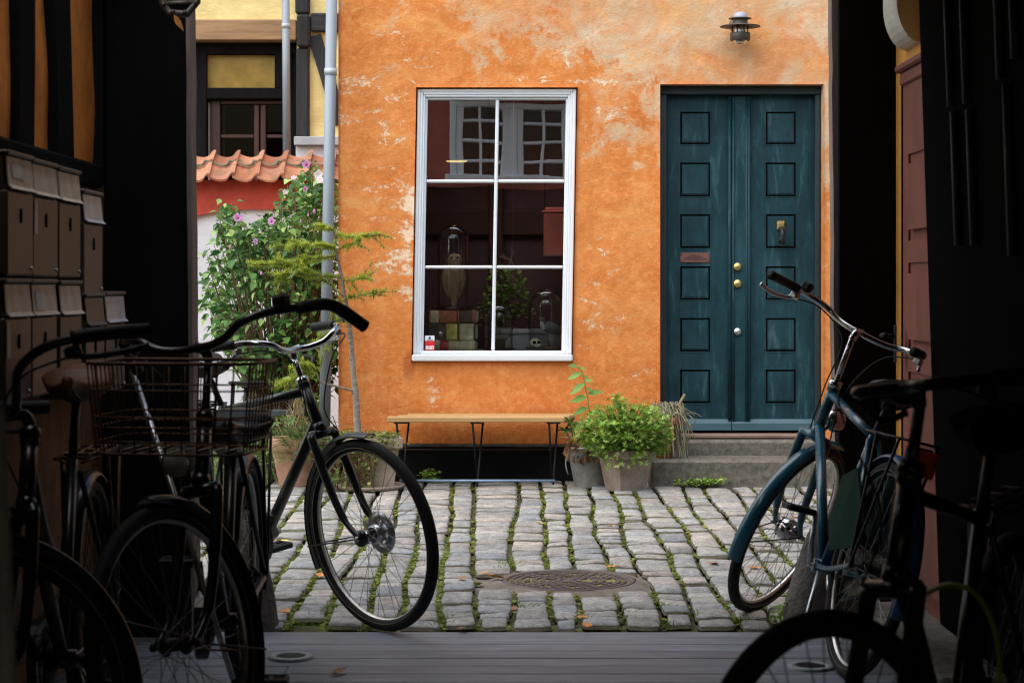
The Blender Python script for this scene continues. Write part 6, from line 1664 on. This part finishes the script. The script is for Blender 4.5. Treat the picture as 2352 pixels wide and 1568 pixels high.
for s in (-1, 1): b.tube(spline([(c.x+s*.040, c.y-.004, z+.24), (c.x+s*.052, c.y-.006, z+.16), (c.x+s*.030, c.y+.008, z+.05)], 4), [.016, .022, .026, .028, .028, .025, .020, .012, .006], 10)
ob = b.build('body', M['owl'], ow, True)
b = MB(); b.tube([(c.x+.006, c.y-.056, z+.300), (c.x+.004, c.y-.070, z+.288)], [.010, .002], 8); b.build('beak', M['bone'], ob, True)
b = MB()
for s in (-1, 1): b.ball((c.x+.007+s*.019, c.y-.053, z+.306), .006, 8, 6)
b.build('eye', M['dark'], ob, True)
c, bh = belljar(1146, 803, 697, 33, YB+.08, 'small bell jar over a potted seedling in the middle of the window', 'darkwood', .012)
t = thing('potted_plant', 'little clay pot with yellowing plant under the small bell jar', 'plant', (c.x, c.y, c.z+bh))
b = MB(); b.lathe([(.0001, 0), (.026, 0), (.036, .055), (.041, .056), (.041, .07), (.034, .07), (.0001, .06)], 20, Matrix.Translation((c.x+.01, c.y, c.z+bh))); b.build('pot', M['paleclay'], t, True)
b = MB()
for k in range(70): p = Vector((c.x+random.gauss(0, .035), c.y+random.gauss(0, .025), c.z+bh+random.uniform(.03, .15))); b.leaf(rmat(p), random.uniform(.012, .026), random.uniform(.01, .018))
b.build('leaves', M['ivy'], t, True)
c, bh = belljar(1254, 801, 662, 41, YB+.12, 'large wide bell jar over a stuffed wading bird and a small skull', 'bookdark', .018)
wd = thing('stuffed_lapwing', 'grey and white stuffed wading bird standing under the large bell jar', 'stuffed bird', (c.x+.03, c.y, c.z+bh))
z = c.z+bh; b = MB(); x = c.x+.03
b.tube(spline([(x+.085, c.y+.01, z+.088), (x+.05, c.y, z+.100), (x+.01, c.y, z+.112), (x-.03, c.y-.005, z+.128), (x-.048, c.y-.01, z+.150), (x-.056, c.y-.012, z+.170), (x-.066, c.y-.014, z+.174), (x-.075, c.y-.015, z+.172)], 4), [.004, .010, .016, .022, .027, .031, .034, .036, .037, .037, .036, .034, .031, .027, .023, .020, .018, .017, .018, .019, .019, .018, .017, .015, .012, .009, .006, .004, .003], 12)
bb = b.build('body', M['lapwing'], wd, True)
b = MB(); b.tube(spline([(x-.040, c.y-.030, z+.105), (x-.053, c.y-.026, z+.130), (x-.060, c.y-.026, z+.155)], 4), [.010, .013, .015, .016, .016, .014, .012, .010, .006], 8); b.build('breast', M['whitefeather'], bb, True)
b = MB()
for d in (-.008, .014): b.tube([(x+d, c.y, z+.09), (x+d+.004, c.y, z)], .0022, 6)
b.build('legs', M['bone'], bb, True)
sk = thing('small_skull', 'small pale animal skull in front of the large bell jar bird', 'skull', P(1229, 800, YB+.03))
s0 = P(1229, 786, YB+.03); b = MB(); b.ball(s0, .030, 18, 12, (1.15, 1.0, .86)); b.ball(s0+Vector((.016, -.014, -.016)), .020, 14, 8, (1.0, 1.0, .72)); so = b.build('cranium', M['bone'], sk, True)
b = MB()
for (dx, dz, r_) in ((-.004, .0, .0105), (.022, .001, .0098), (.011, -.013, .005)): b.ball(s0+Vector((dx, -.0285, dz)), r_, 10, 8)
b.build('eye_socket', M['dark'], so, True)
# things further inside
gb = P(1220, 792, 12.58); b = MB(); b.box((P(1140, 0, 12.35).x, 12.33, .800), (P(1290, 0, 12.35).x, 12.42, P(0, 766, 12.33).z), .004); b.box((P(1130, 0, 12.35).x, 12.31, P(0, 766, 12.33).z+.001), (P(1290, 0, 12.35).x, 12.44, P(0, 756, 12.33).z), .003)
tag(b.build('grey_box', M['greybox']), 'long low grey box at the back of the window shelf', 'box')
hpq = P(1165, 735, 12.60); t = thing('house_plant', 'bushy small leaved house plant in the room behind the bell jars', 'plant', (hpq.x, hpq.y, .82))
b = MB(); b.lathe([(.0001, -.82), (.03, -.82), (.03, -.03), (.055, -.02), (.075, .10), (.078, .12), (.0001, .11)], 20, Matrix.Translation((hpq.x, hpq.y, .82))); b.build('pot_stand', M['terracotta'], t, True)
b = MB()
for k in range(420):
    a, r_ = random.uniform(0, 6.28), random.random()**.6
    p = Vector((hpq.x-.01+.155*r_*math.cos(a), hpq.y+random.uniform(-.14, .14), 1.15+.19*r_*math.sin(a)))
    b.leaf(rmat(p, None, random.uniform(.2, 1.3)), random.uniform(.025, .042), random.uniform(.022, .036), .1, .2)
for k in range(60): f = random.random(); p = Vector((hpq.x-.02+random.choice((-1, 1))*(.12+.09*f), hpq.y-.08, 1.10-.28*f*random.random())); b.leaf(rmat(p), .03, .024)
b.build('leaves', foliage('house_plant_leaves', [(0, (.14, .26, .05)), (.6, (.34, .50, .11)), (1, (.55, .66, .22))], .3), t, True)
b = MB()
for k in range(12): b.tube(spline([(hpq.x, hpq.y, .93), (hpq.x+random.gauss(0, .05), hpq.y-.04, 1.1), (hpq.x+random.gauss(0, .12), hpq.y-.06, 1.1+random.uniform(-.1, .22))], 4), .0022, 5)
b.build('stems', M['twig'], t, True)
cab = thing('wall_cabinet', 'small red painted cabinet hanging inside the window at the right', 'cabinet', P(1278, 585, 12.55))
b = MB(); x0, x1, z0, z1 = P(1249, 0, 12.5).x, P(1330, 0, 12.5).x, P(0, 586, 12.5).z, P(0, 488, 12.5).z
b.box((x0, 12.5, z0), (x1, 12.7, z1), .004); b.build('box', M['redcab'], cab, True)
b = MB(); b.box((x0-.012, 12.485, z1+.0005), (x1+.01, 12.7, z1+.012), .003); b.box((x0+.01, 12.51, z1+.0125), (x1, 12.7, z1+.035), .004); b.build('cornice', M['redcab'], cab, True)
b = MB(); b.box((x0, 12.494, z0-.008), (x1, 12.7, z0+.012), .003); b.build('rail', surf('pale_red_rail', (.45, .2, .16), .6, 0, .2, 8, 0), cab, True)
b = MB(); b.tube([(x0+.01, 12.68, z1+.034), (x0+.01, 12.68, 2.69)], .004, 6); b.tube([(x1-.02, 12.68, z1+.034), (x1-.02, 12.68, 2.69)], .004, 6); b.build('hanger', M['iron'], cab, True)
pq = P(1049, 372, 12.7); t = thing('pendant_lamp', 'flat glowing pendant lamp disc seen through the upper left pane', 'lamp', pq)
b = MB(); b.lathe([(.0001, .0), (.060, .0), (.070, .003), (.070, .007)], 30, Matrix.Translation(pq)); b.build('glowing_disc', M['glow'], t, True)
b = MB(); b.lathe([(.071, .004), (.05, .03), (.012, .045), (.0001, .046)], 30, Matrix.Translation(pq)); b.tube([pq+Vector((0, 0, .045)), Vector((pq.x, pq.y, 2.68))], .003, 6); b.build('shade', M['dark'], t, True)
b = MB(); bq = P(1173, 596, 12.5)
for (dx, dz, ex, ez) in ((0, 0, -.07, .02), (0, 0, .005, .075), (.005, .03, .02, .06), (0, 0, -.03, -.05), (0, 0, .02, -.06), (-.03, .008, -.055, .035)): b.tube(spline([bq+Vector((dx, 0, dz)), bq+Vector(((dx+ex)/2+.006, 0, (dz+ez)/2-.006)), bq+Vector((ex, 0, ez))], 4), .0045, 6)
b.tube([bq+Vector((.012, 0, .02)), Vector((bq.x+.02, 12.5, 2.69))], .0012, 4)
tag(b.build('hanging_twig', surf('antler_twig', (.34, .2, .15), .8, 0, .2, 20, 0)), 'forked pale twig hanging above the house plant inside the window', 'twig')

# ================================================================ LIGHT, SKY, CAMERA
SUN_EL, SUN_AZ = R(60), Vector((-.60, -.45, 0)).normalized()
w = bpy.data.worlds.new('World'); sc.world = w; w.use_nodes = True
nt = w.node_tree; nt.nodes.clear()
sky = nt.nodes.new('ShaderNodeTexSky'); sky.sky_type = 'NISHITA'; sky.sun_disc = False
sky.sun_elevation = SUN_EL; sky.sun_rotation = math.atan2(SUN_AZ.x, SUN_AZ.y)
sky.air_density = 2.0; sky.dust_density = 3.0; sky.ozone_density = 1.0
bg = nt.nodes.new('ShaderNodeBackground'); bg.inputs['Strength'].default_value = 0.15
ow_ = nt.nodes.new('ShaderNodeOutputWorld'); nt.links.new(sky.outputs[0], bg.inputs[0]); nt.links.new(bg.outputs[0], ow_.inputs[0])
sl = bpy.data.lights.new('sun', 'SUN'); sl.energy = 5.0; sl.angle = R(110); sl.color = (1, .98, .955)
so_ = bpy.data.objects.new('sun', sl); COL.objects.link(so_)
dvec = -(SUN_AZ*math.cos(SUN_EL)+Vector((0, 0, math.sin(SUN_EL))))
so_.rotation_euler = dvec.to_track_quat('-Z', 'Y').to_euler(); so_.location = (0, 5, 20)
cam = bpy.data.cameras.new('camera'); co = bpy.data.objects.new('camera', cam); COL.objects.link(co)
cam.sensor_width = 36; cam.lens = F/2352*36; cam.shift_y = -131/2352; cam.clip_start = .05; cam.clip_end = 1000
co.location = (0, 0, CAMZ); co.rotation_euler = (R(90), 0, 0)
cam.dof.use_dof = True; cam.dof.focus_distance = 10.0; cam.dof.aperture_fstop = 7.0
sc.camera = co
sc.view_settings.view_transform = 'Standard'; sc.view_settings.look = 'None'; sc.view_settings.exposure = 0; sc.view_settings.gamma = 1
sc.cycles.filter_width = 1.15
sc.cycles.max_bounces = 10; sc.cycles.transparent_max_bounces = 16; sc.cycles.diffuse_bounces = 5
sc.cycles.sample_clamp_indirect = 6
try: sc.cycles.use_denoising = True
except Exception: pass
